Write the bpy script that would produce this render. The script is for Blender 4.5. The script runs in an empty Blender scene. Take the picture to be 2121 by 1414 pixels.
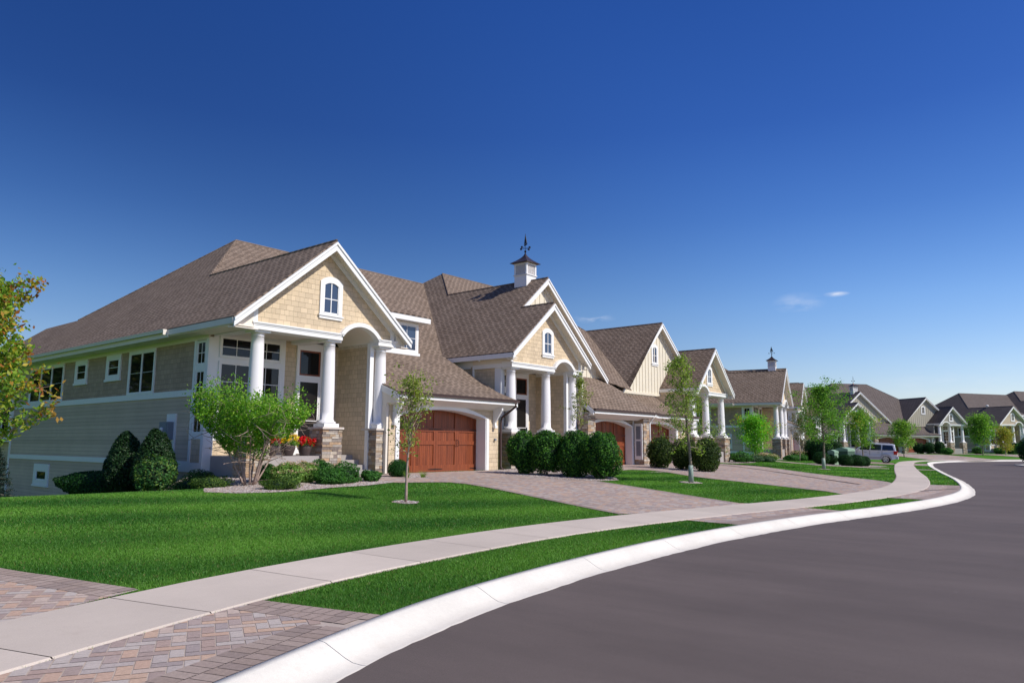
import bpy, bmesh, math, random
import numpy as np
from mathutils import Vector, Matrix
random.seed(7); RNG = np.random.default_rng(7)
SC = bpy.context.scene; COL = SC.collection
ZC = 1.65            # eye height; house plans below are written relative to the eye
R_ = math.radians
# ------------------------------------------------------------------ camera
YAW, PITCH, ROLL = R_(50.477), R_(8.014), R_(0.308)
cd = bpy.data.cameras.new('camera'); cam = bpy.data.objects.new('camera', cd); COL.objects.link(cam)
fw = Vector((math.sin(YAW)*math.cos(PITCH), math.cos(YAW)*math.cos(PITCH), math.sin(PITCH)))
rt = Vector((math.cos(YAW), -math.sin(YAW), 0)); up = rt.cross(fw)
r2 = rt*math.cos(ROLL)+up*math.sin(ROLL); u2 = -rt*math.sin(ROLL)+up*math.cos(ROLL)
cam.matrix_world = Matrix(((r2.x,u2.x,-fw.x,0),(r2.y,u2.y,-fw.y,0),(r2.z,u2.z,-fw.z,ZC),(0,0,0,1)))
cd.sensor_width = 36; cd.lens = 1512.84/2121*36; cd.clip_end = 3000; cd.clip_start = .1
SC.camera = cam
# ------------------------------------------------------------------ world and sun
SUN_AZ, SUN_EL = R_(-76), R_(43)
w = bpy.data.worlds.new('World'); SC.world = w; w.use_nodes = True
nt = w.node_tree; nt.nodes.clear(); N = nt.nodes.new; Lk = nt.links.new
sky = N('ShaderNodeTexSky'); sky.sky_type = 'NISHITA'; sky.sun_disc = False
sky.sun_elevation = SUN_EL; sky.sun_rotation = math.atan2(math.cos(SUN_AZ), math.sin(SUN_AZ))
sky.air_density = 1.0; sky.dust_density = 0.4; sky.ozone_density = 3.0
hs = N('ShaderNodeHueSaturation'); hs.inputs['Saturation'].default_value = 1.28; hs.inputs['Value'].default_value = 0.95
Lk(sky.outputs[0], hs.inputs['Color'])
# deep polarised blue: gain by height above the horizon and by the angle to the sun
tc = N('ShaderNodeTexCoord'); sx_ = N('ShaderNodeSeparateXYZ'); Lk(tc.outputs['Generated'], sx_.inputs[0])
cr = N('ShaderNodeValToRGB'); Lk(sx_.outputs[2], cr.inputs[0])
st_ = [(0, (.70,.64,.71)), (.10, (.74,.655,.72)), (.18, (.66,.605,.70)), (.29, (.43,.44,.61)), (.40, (.30,.335,.55)), (.55, (.27,.31,.53)), (1, (.25,.29,.50))]
while len(cr.color_ramp.elements) < len(st_): cr.color_ramp.elements.new(.5)
for e_, (p_, c_) in zip(cr.color_ramp.elements, st_): e_.position = p_; e_.color = (*c_, 1)
m1 = N('ShaderNodeMix'); m1.data_type = 'RGBA'; m1.blend_type = 'MULTIPLY'; m1.inputs[0].default_value = 1; Lk(hs.outputs[0], m1.inputs[6]); Lk(cr.outputs[0], m1.inputs[7])
dt = N('ShaderNodeVectorMath'); dt.operation = 'DOT_PRODUCT'; Lk(tc.outputs['Generated'], dt.inputs[0]); dt.inputs[1].default_value = (math.cos(SUN_AZ)*math.cos(SUN_EL), math.sin(SUN_AZ)*math.cos(SUN_EL), math.sin(SUN_EL))
pr = N('ShaderNodeMapRange'); pr.interpolation_type = 'SMOOTHSTEP'; Lk(dt.outputs['Value'], pr.inputs[0])
for i_, v_ in enumerate((-.34, .2, 1.2, 2.0)): pr.inputs[i_+1].default_value = v_
gm = N('ShaderNodeVectorMath'); gm.operation = 'SCALE'; Lk(m1.outputs[2], gm.inputs[0]); Lk(pr.outputs[0], gm.inputs['Scale'])
# thin wisps of cirrus low over the far roofs
mp = N('ShaderNodeMapping'); mp.inputs['Scale'].default_value = (9, 9, 34)
Lk(tc.outputs['Generated'], mp.inputs[0]); nz = N('ShaderNodeTexNoise'); nz.inputs['Scale'].default_value = 2.2; nz.inputs['Detail'].default_value = 7; nz.inputs['Roughness'].default_value = .62
Lk(mp.outputs[0], nz.inputs['Vector'])
def wisp(d, rad, flat):
    dv = Vector(d).normalized()
    sub = N('ShaderNodeVectorMath'); sub.operation = 'SUBTRACT'; Lk(tc.outputs['Generated'], sub.inputs[0]); sub.inputs[1].default_value = dv
    ml = N('ShaderNodeVectorMath'); ml.operation = 'MULTIPLY'; Lk(sub.outputs[0], ml.inputs[0]); ml.inputs[1].default_value = (1, 1, flat)
    ln = N('ShaderNodeVectorMath'); ln.operation = 'LENGTH'; Lk(ml.outputs[0], ln.inputs[0])
    mr = N('ShaderNodeMapRange'); Lk(ln.outputs['Value'], mr.inputs[0]); mr.inputs[1].default_value = 0; mr.inputs[2].default_value = rad; mr.inputs[3].default_value = 1; mr.inputs[4].default_value = 0
    return mr.outputs[0]
def pixdir(px, py):
    return fw + r2*((px-1060.5)/1512.84) + u2*(-(py-707)/1512.84)
acc = None
for px, py, rad, fl, a in ((1732,609,.017,4.5,1.4),(1655,628,.034,2.2,.42),(1232,659,.03,3.5,.8),(1980,800,.1,3.0,.25)):
    o = wisp(pixdir(px, py), rad, fl); m = N('ShaderNodeMath'); m.operation = 'MULTIPLY'; Lk(o, m.inputs[0]); m.inputs[1].default_value = a
    if acc is None: acc = m.outputs[0]
    else:
        s = N('ShaderNodeMath'); s.operation = 'MAXIMUM'; Lk(acc, s.inputs[0]); Lk(m.outputs[0], s.inputs[1]); acc = s.outputs[0]
nr = N('ShaderNodeMapRange'); Lk(nz.outputs[0], nr.inputs[0]); nr.inputs[1].default_value = .42; nr.inputs[2].default_value = .72
mm = N('ShaderNodeMath'); mm.operation = 'MULTIPLY'; mm.use_clamp = True; Lk(nr.outputs[0], mm.inputs[0]); Lk(acc, mm.inputs[1])
mx = N('ShaderNodeMix'); mx.data_type = 'RGBA'; Lk(mm.outputs[0], mx.inputs[0]); Lk(gm.outputs[0], mx.inputs[6]); mx.inputs[7].default_value = (7.0, 7.4, 8.3, 1)
bg = N('ShaderNodeBackground'); Lk(mx.outputs[2], bg.inputs[0]); bg.inputs[1].default_value = 0.118
wo = N('ShaderNodeOutputWorld'); Lk(bg.outputs[0], wo.inputs[0])
sd_ = bpy.data.lights.new('sun', 'SUN'); sd_.energy = 4.6; sd_.angle = R_(.53); sd_.color = (1, .955, .88)
so = bpy.data.objects.new('sun', sd_); COL.objects.link(so)
sv = Vector((math.cos(SUN_AZ)*math.cos(SUN_EL), math.sin(SUN_AZ)*math.cos(SUN_EL), math.sin(SUN_EL)))
so.rotation_euler = sv.to_track_quat('Z', 'Y').to_euler(); so.location = (0, -20, 40)
SC.view_settings.view_transform = 'Standard'; SC.view_settings.look = 'None'; SC.view_settings.exposure = 0.0; SC.view_settings.gamma = 1
SC.cycles.max_bounces = 6; SC.cycles.transparent_max_bounces = 6
# ------------------------------------------------------------------ materials
class NT:
    def __init__(s, name):
        s.m = bpy.data.materials.new(name); s.m.use_nodes = True; s.t = s.m.node_tree; s.t.nodes.clear()
        s.out = s.n('ShaderNodeOutputMaterial'); s.b = s.n('ShaderNodeBsdfPrincipled'); s.l(s.b.outputs[0], s.out.inputs[0])
    def n(s, t, **k):
        x = s.t.nodes.new(t)
        for a, v in k.items(): setattr(x, a, v)
        return x
    def l(s, a, b): s.t.links.new(a, b)
    def coord(s, kind='Object', scale=(1,1,1)):
        if kind == 'World': c = s.n('ShaderNodeNewGeometry').outputs['Position']
        else: c = s.n('ShaderNodeTexCoord').outputs[kind]
        m = s.n('ShaderNodeMapping'); m.inputs['Scale'].default_value = scale; s.l(c, m.inputs[0]); return m.outputs[0]
    def noise(s, v, sc, det=4, ro=.55):
        x = s.n('ShaderNodeTexNoise'); x.inputs['Scale'].default_value = sc; x.inputs['Detail'].default_value = det; x.inputs['Roughness'].default_value = ro
        s.l(v, x.inputs['Vector']); return x.outputs[0]
    def math(s, op, a, b=None, clamp=False):
        x = s.n('ShaderNodeMath', operation=op, use_clamp=clamp)
        for i, v in enumerate((a, b)):
            if v is None: continue
            if isinstance(v, (int, float)): x.inputs[i].default_value = v
            else: s.l(v, x.inputs[i])
        return x.outputs[0]
    def rng(s, v, a, b, c, d):
        x = s.n('ShaderNodeMapRange'); s.l(v, x.inputs[0])
        for i, q in enumerate((a, b, c, d)): x.inputs[i+1].default_value = q
        return x.outputs[0]
    def mix(s, f, a, b, mode='MIX'):
        x = s.n('ShaderNodeMix', data_type='RGBA', blend_type=mode)
        for i, v in ((0, f), (6, a), (7, b)):
            if isinstance(v, (int, float)): x.inputs[i].default_value = v
            elif isinstance(v, tuple): x.inputs[i].default_value = (*v[:3], 1)
            else: s.l(v, x.inputs[i])
        return x.outputs[2]
    def mul(s, col, fac):      # colour * scalar
        x = s.n('ShaderNodeVectorMath', operation='SCALE')
        if isinstance(col, tuple): x.inputs[0].default_value = col[:3]
        else: s.l(col, x.inputs[0])
        s.l(fac, x.inputs['Scale']); return x.outputs[0]
    def ramp(s, v, stops, interp='LINEAR'):
        x = s.n('ShaderNodeValToRGB'); e = x.color_ramp; e.interpolation = interp
        while len(e.elements) < len(stops): e.elements.new(.5)
        for el, (p, c) in zip(e.elements, stops): el.position = p; el.color = (*c, 1)
        s.l(v, x.inputs[0]); return x.outputs[0]
    def bump(s, h, strength=.5, dist=.01):
        x = s.n('ShaderNodeBump'); x.inputs['Strength'].default_value = strength; x.inputs['Distance'].default_value = dist
        s.l(h, x.inputs['Height']); s.l(x.outputs[0], s.b.inputs['Normal'])
    def col(s, c):
        if isinstance(c, tuple): s.b.inputs['Base Color'].default_value = (*c[:3], 1)
        else: s.l(c, s.b.inputs['Base Color'])
    def fin(s, rough=.6, spec=.3, metal=0):
        s.b.inputs['Roughness'].default_value = rough; s.b.inputs['Specular IOR Level'].default_value = spec; s.b.inputs['Metallic'].default_value = metal
        return s.m
def pm(name, c, rough=.6, var=.12, vs=2.0, bump=0, bs=60, spec=.3, metal=0, kind='Object', fine=0):
    t = NT(name); v = t.coord(kind)
    n = t.rng(t.noise(v, vs), .25, .75, 1-var, 1+var)
    if fine:
        n = t.math('MULTIPLY', n, t.rng(t.noise(v, bs, 2), .3, .7, 1-fine, 1+fine))
    t.col(t.mul(c, n))
    if bump: t.bump(t.noise(v, bs, 3), bump, .01)
    return t.fin(rough, spec, metal)
def lap(name, c, h=.15, shingle=0, rough=.65, joint=.45, var=.10):
    """painted lap siding or squared shingles, one course every h metres"""
    t = NT(name); uv = t.coord('UV')
    br = t.n('ShaderNodeTexBrick'); t.l(uv, br.inputs['Vector']); br.inputs['Scale'].default_value = 1
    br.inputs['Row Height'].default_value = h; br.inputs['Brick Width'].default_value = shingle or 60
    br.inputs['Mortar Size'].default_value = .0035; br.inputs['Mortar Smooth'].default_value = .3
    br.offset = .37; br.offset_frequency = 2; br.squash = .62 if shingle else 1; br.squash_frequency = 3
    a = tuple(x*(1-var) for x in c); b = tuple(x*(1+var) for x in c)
    br.inputs['Color1'].default_value = (*a, 1); br.inputs['Color2'].default_value = (*b, 1); br.inputs['Mortar'].default_value = (*[x*joint for x in c], 1)  # mortar colour: shingle joints, plus the shadow line under each lap painted in
    n = t.rng(t.noise(t.coord('Object'), .9, 3), .3, .7, .93, 1.07)
    t.col(t.mul(br.outputs[0], n))
    sx = t.n('ShaderNodeSeparateXYZ'); t.l(uv, sx.inputs[0])
    saw = t.math('FRACT', t.math('DIVIDE', sx.outputs[1], h))
    hgt = t.math('SUBTRACT', t.math('SUBTRACT', 1, saw), br.outputs['Fac'])
    t.bump(hgt, .7, .012)
    return t.fin(rough, .25)
def shingle_roof(name, c1, c2, row=.185):
    t = NT(name); uv = t.coord('UV')
    br = t.n('ShaderNodeTexBrick'); t.l(uv, br.inputs['Vector']); br.inputs['Scale'].default_value = 1
    br.inputs['Row Height'].default_value = row; br.inputs['Brick Width'].default_value = .36; br.inputs['Mortar Size'].default_value = .005; br.inputs['Mortar Smooth'].default_value = .4
    br.offset = .43; br.squash = .7; br.squash_frequency = 3
    br.inputs['Color1'].default_value = (0, 0, 0, 1); br.inputs['Color2'].default_value = (1, 1, 1, 1); br.inputs['Mortar'].default_value = (0, 0, 0, 1)
    b2 = t.n('ShaderNodeTexBrick'); m2 = t.n('ShaderNodeMapping'); m2.inputs['Location'].default_value = (.09, 0, 0); t.l(uv, m2.inputs[0]); t.l(m2.outputs[0], b2.inputs['Vector'])
    b2.inputs['Scale'].default_value = 1; b2.inputs['Row Height'].default_value = row; b2.inputs['Brick Width'].default_value = .30; b2.inputs['Mortar Size'].default_value = 0; b2.offset = .61
    b2.inputs['Color1'].default_value = (0, 0, 0, 1); b2.inputs['Color2'].default_value = (1, 1, 1, 1)
    f = t.math('ADD', t.math('MULTIPLY', br.outputs[0], .34), .33)
    base = t.mix(f, c1, c2)
    pat = t.rng(t.noise(t.coord('Object'), 1.1, 5, .7), .3, .7, .86, 1.14)
    gr = t.rng(t.noise(t.coord('Object'), 70, 2), .2, .8, .8, 1.2)
    sx = t.n('ShaderNodeSeparateXYZ'); t.l(uv, sx.inputs[0])
    saw = t.math('FRACT', t.math('DIVIDE', sx.outputs[1], row))
    # butt edge of each course: shadow dash painted dark on about half of the tabs
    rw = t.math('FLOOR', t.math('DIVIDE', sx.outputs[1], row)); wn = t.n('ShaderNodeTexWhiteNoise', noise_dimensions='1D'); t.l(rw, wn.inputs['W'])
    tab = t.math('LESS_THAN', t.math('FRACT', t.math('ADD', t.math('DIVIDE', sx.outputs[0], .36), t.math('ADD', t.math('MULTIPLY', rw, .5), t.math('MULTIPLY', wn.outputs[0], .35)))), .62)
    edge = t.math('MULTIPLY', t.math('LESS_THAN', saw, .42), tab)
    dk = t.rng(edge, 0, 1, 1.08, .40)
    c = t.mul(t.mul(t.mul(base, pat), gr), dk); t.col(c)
    hgt = t.math('ADD', t.math('SUBTRACT', 1, saw), t.math('MULTIPLY', tab, .5))
    t.bump(hgt, .8, .012)
    return t.fin(.9, .15)
def stone_mat(name):
    t = NT(name); a = t.n('ShaderNodeAttribute', attribute_name='col')
    v = t.coord('Object'); n = t.rng(t.noise(v, 14, 5, .65), .25, .75, .72, 1.25)
    t.col(t.mul(a.outputs['Color'], n)); t.bump(t.noise(v, 30, 4), .6, .012); return t.fin(.85, .2)
def stone_tex(name, w=.3, h=.085):
    t = NT(name); uv = t.coord('UV'); nz = t.n('ShaderNodeTexNoise'); nz.inputs['Scale'].default_value = 4; t.l(uv, nz.inputs['Vector'])
    o = t.n('ShaderNodeVectorMath', operation='MULTIPLY_ADD'); t.l(nz.outputs[1], o.inputs[0]); o.inputs[1].default_value = (.04, .02, 0); t.l(uv, o.inputs[2])
    br = t.n('ShaderNodeTexBrick'); t.l(o.outputs[0], br.inputs['Vector']); br.inputs['Scale'].default_value = 1; br.inputs['Row Height'].default_value = h; br.inputs['Brick Width'].default_value = w
    br.inputs['Mortar Size'].default_value = .006; br.squash = .55; br.squash_frequency = 2; br.inputs['Color1'].default_value = (0, 0, 0, 1); br.inputs['Color2'].default_value = (1, 1, 1, 1); br.inputs['Mortar'].default_value = (0, 0, 0, 1)
    c = t.ramp(br.outputs[0], [(0, (.10, .08, .065)), (.2, (.34, .24, .15)), (.4, (.42, .34, .25)), (.6, (.25, .2, .17)), (.8, (.46, .3, .18)), (1, (.5, .44, .36))])
    n = t.rng(t.noise(t.coord('Object'), 15, 4), .25, .75, .75, 1.2); t.col(t.mul(c, n)); t.bump(t.math('SUBTRACT', 1, br.outputs['Fac']), .9, .02); return t.fin(.85, .2)
def wood_mat(name):
    t = NT(name); v = t.coord('Object'); a = t.n('ShaderNodeAttribute', attribute_name='col')
    g = t.noise(t.coord('Object', (38, 38, 1.3)), 1.0, 5, .6)
    c = t.ramp(g, [(.25, (.12, .030, .012)), (.5, (.215, .052, .018)), (.75, (.32, .084, .028))])
    t.col(t.mul(c, t.math('MULTIPLY', a.outputs['Fac'], 1.0))); t.bump(g, .25, .004); return t.fin(.42, .4)
def glass_mat(name, c=(.012, .014, .017), r=.04, spec=.9):
    t = NT(name); v = t.coord('Object'); t.col(c)
    t.bump(t.noise(v, .8, 2), .04, .05); return t.fin(r, spec)
def leaf_mat(name, c, trans=.45, var=.5):
    t = NT(name); a = t.n('ShaderNodeAttribute', attribute_name='col')
    t.col(a.outputs['Color']); t.fin(.5, .25)
    tr = t.n('ShaderNodeBsdfTranslucent'); x = t.n('ShaderNodeVectorMath', operation='MULTIPLY'); t.l(a.outputs['Color'], x.inputs[0]); x.inputs[1].default_value = (1.2, 1.25, .6); t.l(x.outputs[0], tr.inputs[0])
    ms = t.n('ShaderNodeMixShader'); ms.inputs[0].default_value = trans; t.l(t.b.outputs[0], ms.inputs[1]); t.l(tr.outputs[0], ms.inputs[2]); t.l(ms.outputs[0], t.out.inputs[0])
    return t.m
def attr_mat(name, rough=.8, ns=30, lo=.8, hi=1.15, bump=.4):
    t = NT(name); a = t.n('ShaderNodeAttribute', attribute_name='col'); v = t.coord('World')
    big = t.rng(t.noise(v, .35, 3), .3, .7, .92, 1.08)
    t.col(t.mul(t.mul(a.outputs['Color'], t.rng(t.noise(v, ns, 4, .7), .25, .75, lo, hi)), big)); t.bump(t.noise(v, 90, 3), bump, .004); return t.fin(rough, .2)
def ground_mats():
    t = NT('lawn_soil'); v = t.coord('World')
    a = t.noise(v, .55, 5, .6); b = t.noise(v, 38, 4, .75); c = t.noise(t.coord('World', (1, .16, 1)), .9, 3)
    f = t.math('ADD', t.math('MULTIPLY', a, .45), t.math('MULTIPLY', c, .55))
    base = t.ramp(f, [(.3, (.05, .15, .016)), (.5, (.075, .20, .02)), (.7, (.11, .25, .028))])
    t.col(t.mul(base, t.rng(b, .25, .75, .45, 1.6))); t.bump(t.noise(v, 55, 4, .8), 1, .04); M['lawn'] = t.fin(.9, .05)
    t = NT('asphalt'); v = t.coord('World')
    a = t.noise(v, .25, 4, .6); b = t.noise(v, 140, 3, .8); st = t.noise(t.coord('World', (1, .22, 1)), .8, 5, .65)
    c = t.mul(t.mul((.124, .097, .085), t.rng(a, .3, .7, .88, 1.1)), t.rng(b, .25, .75, .72, 1.3))
    c = t.mul(c, t.rng(st, .35, .65, .84, 1.07)); c = t.mul(c, t.rng(t.noise(v, 420, 2, .8), .3, .7, .9, 1.1))
    vo = t.n('ShaderNodeTexVoronoi'); vo.inputs['Scale'].default_value = 1.7; t.l(v, vo.inputs['Vector'])
    sp = t.math('LESS_THAN', vo.outputs['Distance'], .018)
    c = t.mix(t.math('MULTIPLY', sp, .7), c, (.35, .33, .31)); t.col(c); t.bump(b, .5, .006); M['asphalt'] = t.fin(.8, .25)
    t = NT('kerb_concrete'); v = t.coord('World'); a = t.noise(v, .9, 5, .65); b = t.noise(v, 160, 3); d = t.noise(v, 3.5, 6, .7)
    c = t.mul(t.mul((.74, .69, .60), t.rng(a, .3, .7, .90, 1.05)), t.math('MULTIPLY', t.rng(b, .3, .7, .90, 1.06), t.rng(t.noise(v, 22, 6, .8), .3, .7, .93, 1.05)))
    c = t.mix(t.rng(d, .6, .8, 0, .45), c, (.55, .49, .41))
    sz = t.n('ShaderNodeSeparateXYZ'); t.l(v, sz.inputs[0]); gut = t.math('MULTIPLY', t.rng(sz.outputs[2], .0, .05, 1, 0), t.rng(d, .3, .7, .1, .32))
    c = t.mix(gut, c, (.55, .47, .38)); t.col(c); t.bump(b, .4, .004); M['kerb'] = t.fin(.9, .1)
    t = NT('sidewalk_concrete'); v = t.coord('World'); a = t.noise(v, .6, 5, .65); b = t.noise(v, 150, 3); d = t.noise(v, 2.2, 6, .75)
    at = t.n('ShaderNodeAttribute', attribute_name='col')
    c = t.mul(t.mul((.56, .475, .395), t.rng(a, .3, .7, .92, 1.07)), t.rng(b, .3, .7, .9, 1.08))
    c = t.mul(c, at.outputs['Fac'])
    c = t.mix(t.rng(d, .6, .82, 0, .4), c, (.38, .30, .24))
    t.col(c); t.bump(b, .3, .003); M['sidewalk'] = t.fin(.85, .2)
M = {}
ground_mats()
M['white'] = pm('white_trim_paint', (.80, .79, .76), .45, .03, 1.2, spec=.35)
M['white_in'] = pm('cream_soffit_paint', (.76, .69, .59), .55, .04, 1.0)
M['column'] = pm('column_paint', (.80, .77, .75), .4, .03, 1.5, spec=.4)
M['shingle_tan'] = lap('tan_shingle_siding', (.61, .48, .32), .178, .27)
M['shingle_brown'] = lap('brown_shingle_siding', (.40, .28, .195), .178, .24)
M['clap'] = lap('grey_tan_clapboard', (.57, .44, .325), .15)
M['batten'] = pm('cream_batten_paint', (.72, .65, .51), .6, .04)
M['roof'] = shingle_roof('brown_asphalt_shingles', (.12, .082, .056), (.285, .217, .166))
M['stone'] = stone_mat('ledge_stone'); M['stone_tex'] = stone_tex('stacked_stone_veneer')
M['cap'] = pm('limestone_cap', (.60, .53, .46), .8, .08, 3, .3, 40)
M['wood'] = wood_mat('cedar_boards')
M['glass'] = glass_mat('window_glass', (.006, .007, .009), spec=.3); M['glass_blue'] = glass_mat('gable_window_glass', (.035, .05, .085), .12)
M['dark'] = pm('dark_door_paint', (.012, .010, .009), .35, .1)
M['iron'] = pm('black_iron', (.012, .012, .013), .45, .1)
M['bronze'] = pm('dark_bronze_metal', (.085, .06, .052), .38, .12, 3, metal=.55)
M['gutter'] = pm('dark_brown_gutter', (.07, .042, .036), .4, .1)
M['slab'] = pm('porch_concrete', (.36, .325, .30), .85, .08, 2, .2, 80)
M['utility'] = pm('grey_meter_box', (.20, .22, .25), .45, .05)
M['pot'] = pm('dark_glazed_pot', (.075, .055, .05), .35, .2, 6)
M['soil'] = pm('dark_soil', (.03, .022, .016), .95, .3, 8)
M['bark'] = pm('pale_bark', (.22, .17, .13), .9, .35, 14, .8, 30)
M['bark_pink'] = pm('pinkish_bark', (.36, .26, .21), .85, .3, 10, .6, 30)
M['leaf'] = leaf_mat('leaf', (0, 0, 0)); M['needle'] = leaf_mat('needle', (0, 0, 0), .12)
M['petal'] = leaf_mat('petal', (0, 0, 0), .25)
M['brick'] = attr_mat('clay_pavers'); M['gravel'] = attr_mat('river_gravel', .75, 12, .8, 1.1)
M['joint'] = pm('joint_sand', (.44, .36, .30), .95, .2, 6, .3, 60, kind='World')
M['bedsoil'] = pm('gravel_bed_base', (.26, .21, .18), .95, .5, 22, 1, 45, kind='World')
M['grass'] = leaf_mat('grass_blade', (0, 0, 0), .4)
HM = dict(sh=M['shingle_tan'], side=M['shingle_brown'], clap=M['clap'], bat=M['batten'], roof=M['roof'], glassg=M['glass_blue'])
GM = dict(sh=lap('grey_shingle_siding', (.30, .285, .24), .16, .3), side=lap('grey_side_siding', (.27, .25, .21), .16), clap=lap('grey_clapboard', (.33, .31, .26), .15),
          bat=pm('grey_tan_batten', (.42, .385, .30), .6, .04), roof=shingle_roof('grey_brown_asphalt_shingles', (.10, .08, .07), (.17, .14, .122)), glassg=M['glass'])
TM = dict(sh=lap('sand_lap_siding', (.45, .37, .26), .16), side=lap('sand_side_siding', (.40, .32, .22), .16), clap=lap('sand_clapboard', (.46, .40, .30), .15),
          bat=GM['bat'], roof=GM['roof'], glassg=M['glass'])
# ------------------------------------------------------------------ mesh helpers
def link_mesh(name, V, F, mat, parent=None, loc=None, uv=False, smooth=False, colors=None, mats=None):
    me = bpy.data.meshes.new(name)
    me.from_pydata([tuple(v) for v in V], [], F)
    if mat: me.materials.append(mat)
    if uv:
        ul = me.uv_layers.new(name='UVMap'); n = len(me.loops); co = np.empty(len(me.vertices)*3); me.vertices.foreach_get('co', co); co = co.reshape(-1, 3)
        li = np.empty(n, int); me.loops.foreach_get('vertex_index', li)
        out = np.zeros((n, 2))
        for p in me.polygons:
            nn = p.normal
            if abs(nn.z) > .97: u = Vector((1, 0, 0)); v = Vector((0, 1, 0))
            else:
                u = Vector((-nn.y, nn.x, 0)).normalized(); v = nn.cross(u)
                if v.z < 0: v = -v
            for k in range(p.loop_start, p.loop_start+p.loop_total):
                c = co[li[k]]; out[k] = (c[0]*u.x+c[1]*u.y+c[2]*u.z, c[0]*v.x+c[1]*v.y+c[2]*v.z)
        ul.data.foreach_set('uv', out.ravel())
    if colors is not None:
        at = me.attributes.new('col', 'FLOAT_COLOR', 'FACE'); a = np.ones((len(me.polygons), 4)); a[:, :3] = np.array(colors)[:len(me.polygons)]; at.data.foreach_set('color', a.ravel())
    if smooth: me.polygons.foreach_set('use_smooth', [True]*len(me.polygons))
    o = bpy.data.objects.new(name, me); COL.objects.link(o)
    if parent: o.parent = parent
    if loc is not None: o.location = loc
    return o
def fast_mesh(name, V, F, mat, parent=None, loc=None, colors=None, smooth=False):
    """numpy mesh: V (n,3), F (m,k) all the same k"""
    me = bpy.data.meshes.new(name); n, (m, k) = len(V), F.shape
    me.vertices.add(n); me.vertices.foreach_set('co', np.ascontiguousarray(V, np.float32).ravel())
    me.loops.add(m*k); me.loops.foreach_set('vertex_index', np.ascontiguousarray(F, np.int32).ravel())
    me.polygons.add(m); me.polygons.foreach_set('loop_start', np.arange(0, m*k, k, dtype=np.int32))
    if smooth: me.polygons.foreach_set('use_smooth', np.ones(m, bool))
    me.update(calc_edges=True); me.materials.append(mat)
    if colors is not None:
        at = me.attributes.new('col', 'FLOAT_COLOR', 'FACE'); a = np.ones((m, 4), np.float32); a[:, :3] = colors; at.data.foreach_set('color', a.ravel())
    o = bpy.data.objects.new(name, me); COL.objects.link(o)
    if parent: o.parent = parent
    if loc is not None: o.location = loc
    return o
class MB:
    def __init__(s): s.v = []; s.f = []; s.c = []
    def poly(s, pts, c=(1, 1, 1)):
        b = len(s.v); s.v += [tuple(p) for p in pts]; s.f.append(tuple(range(b, b+len(pts)))); s.c.append(c); return s
    def box(s, x0, x1, y0, y1, z0, z1, c=(1, 1, 1)):
        b = len(s.v); s.v += [(x0,y0,z0),(x1,y0,z0),(x1,y1,z0),(x0,y1,z0),(x0,y0,z1),(x1,y0,z1),(x1,y1,z1),(x0,y1,z1)]
        for f in ((0,3,2,1),(4,5,6,7),(0,1,5,4),(1,2,6,5),(2,3,7,6),(3,0,4,7)): s.f.append(tuple(b+i for i in f)); s.c.append(c)
        return s
    def prism(s, pts, d, c=(1, 1, 1)):     # closed outline extruded by the vector d
        n = len(pts); b = len(s.v); s.v += [tuple(p) for p in pts]+[(p[0]+d[0], p[1]+d[1], p[2]+d[2]) for p in pts]
        s.f.append(tuple(b+i for i in range(n))); s.f.append(tuple(b+n+i for i in reversed(range(n)))); s.c += [c, c]
        for i in range(n):
            j = (i+1) % n; s.f.append((b+j, b+i, b+n+i, b+n+j)); s.c.append(c)
        return s
    def xz(s, pts, y0, y1, c=(1, 1, 1)): return s.prism([(p[0], y0, p[1]) for p in pts], (0, y1-y0, 0), c)
    def band(s, A, B, d, c=(1, 1, 1)):     # strip between two equally long open polylines, extruded by d
        for i in range(len(A)-1): s.prism([A[i], A[i+1], B[i+1], B[i]], d, c)
        return s
    def lathe(s, prof, cx, cy, n=20, sq=0):
        b = len(s.v)
        for r, z in prof:
            for k in range(n):
                a = 2*math.pi*(k+sq)/n; s.v.append((cx+r*math.cos(a), cy+r*math.sin(a), z))
        for i in range(len(prof)-1):
            for k in range(n):
                j = (k+1) % n; s.f.append((b+i*n+k, b+i*n+j, b+(i+1)*n+j, b+(i+1)*n+k)); s.c.append((1, 1, 1))
        s.f.append(tuple(b+(len(prof)-1)*n+k for k in range(n))); s.c.append((1, 1, 1))
        s.f.append(tuple(b+k for k in reversed(range(n)))); s.c.append((1, 1, 1)); return s
    def tube(s, pts, r, n=8):
        pts = [Vector(p) for p in pts]; b = len(s.v)
        for i, p in enumerate(pts):
            d = (pts[min(i+1, len(pts)-1)]-pts[max(i-1, 0)]).normalized()
            a = d.cross(Vector((0, 0, 1))) if abs(d.z) < .9 else d.cross(Vector((1, 0, 0))); a.normalize(); q = d.cross(a)
            rr = r[i] if isinstance(r, (list, tuple)) else r
            for k in range(n): t = 2*math.pi*k/n; s.v.append(tuple(p+a*math.cos(t)*rr+q*math.sin(t)*rr))
        for i in range(len(pts)-1):
            for k in range(n): j = (k+1) % n; s.f.append((b+i*n+k, b+i*n+j, b+(i+1)*n+j, b+(i+1)*n+k)); s.c.append((1, 1, 1))
        s.f.append(tuple(b+k for k in reversed(range(n)))); s.c.append((1, 1, 1))
        s.f.append(tuple(b+(len(pts)-1)*n+k for k in range(n))); s.c.append((1, 1, 1)); return s
    def build(s, name, mat, parent=None, org=(0, 0, 0), uv=False, smooth=False, colors=False):
        V = [(x-org[0], y-org[1], z-org[2]) for x, y, z in s.v]
        return link_mesh(name, V, s.f, mat, parent, None, uv, smooth, s.c if colors else None)
def tag(o, label=None, cat=None, group=None, kind=None):
    for k, v in (('label', label), ('category', cat), ('group', group), ('kind', kind)):
        if v: o[k] = v
    return o
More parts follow.
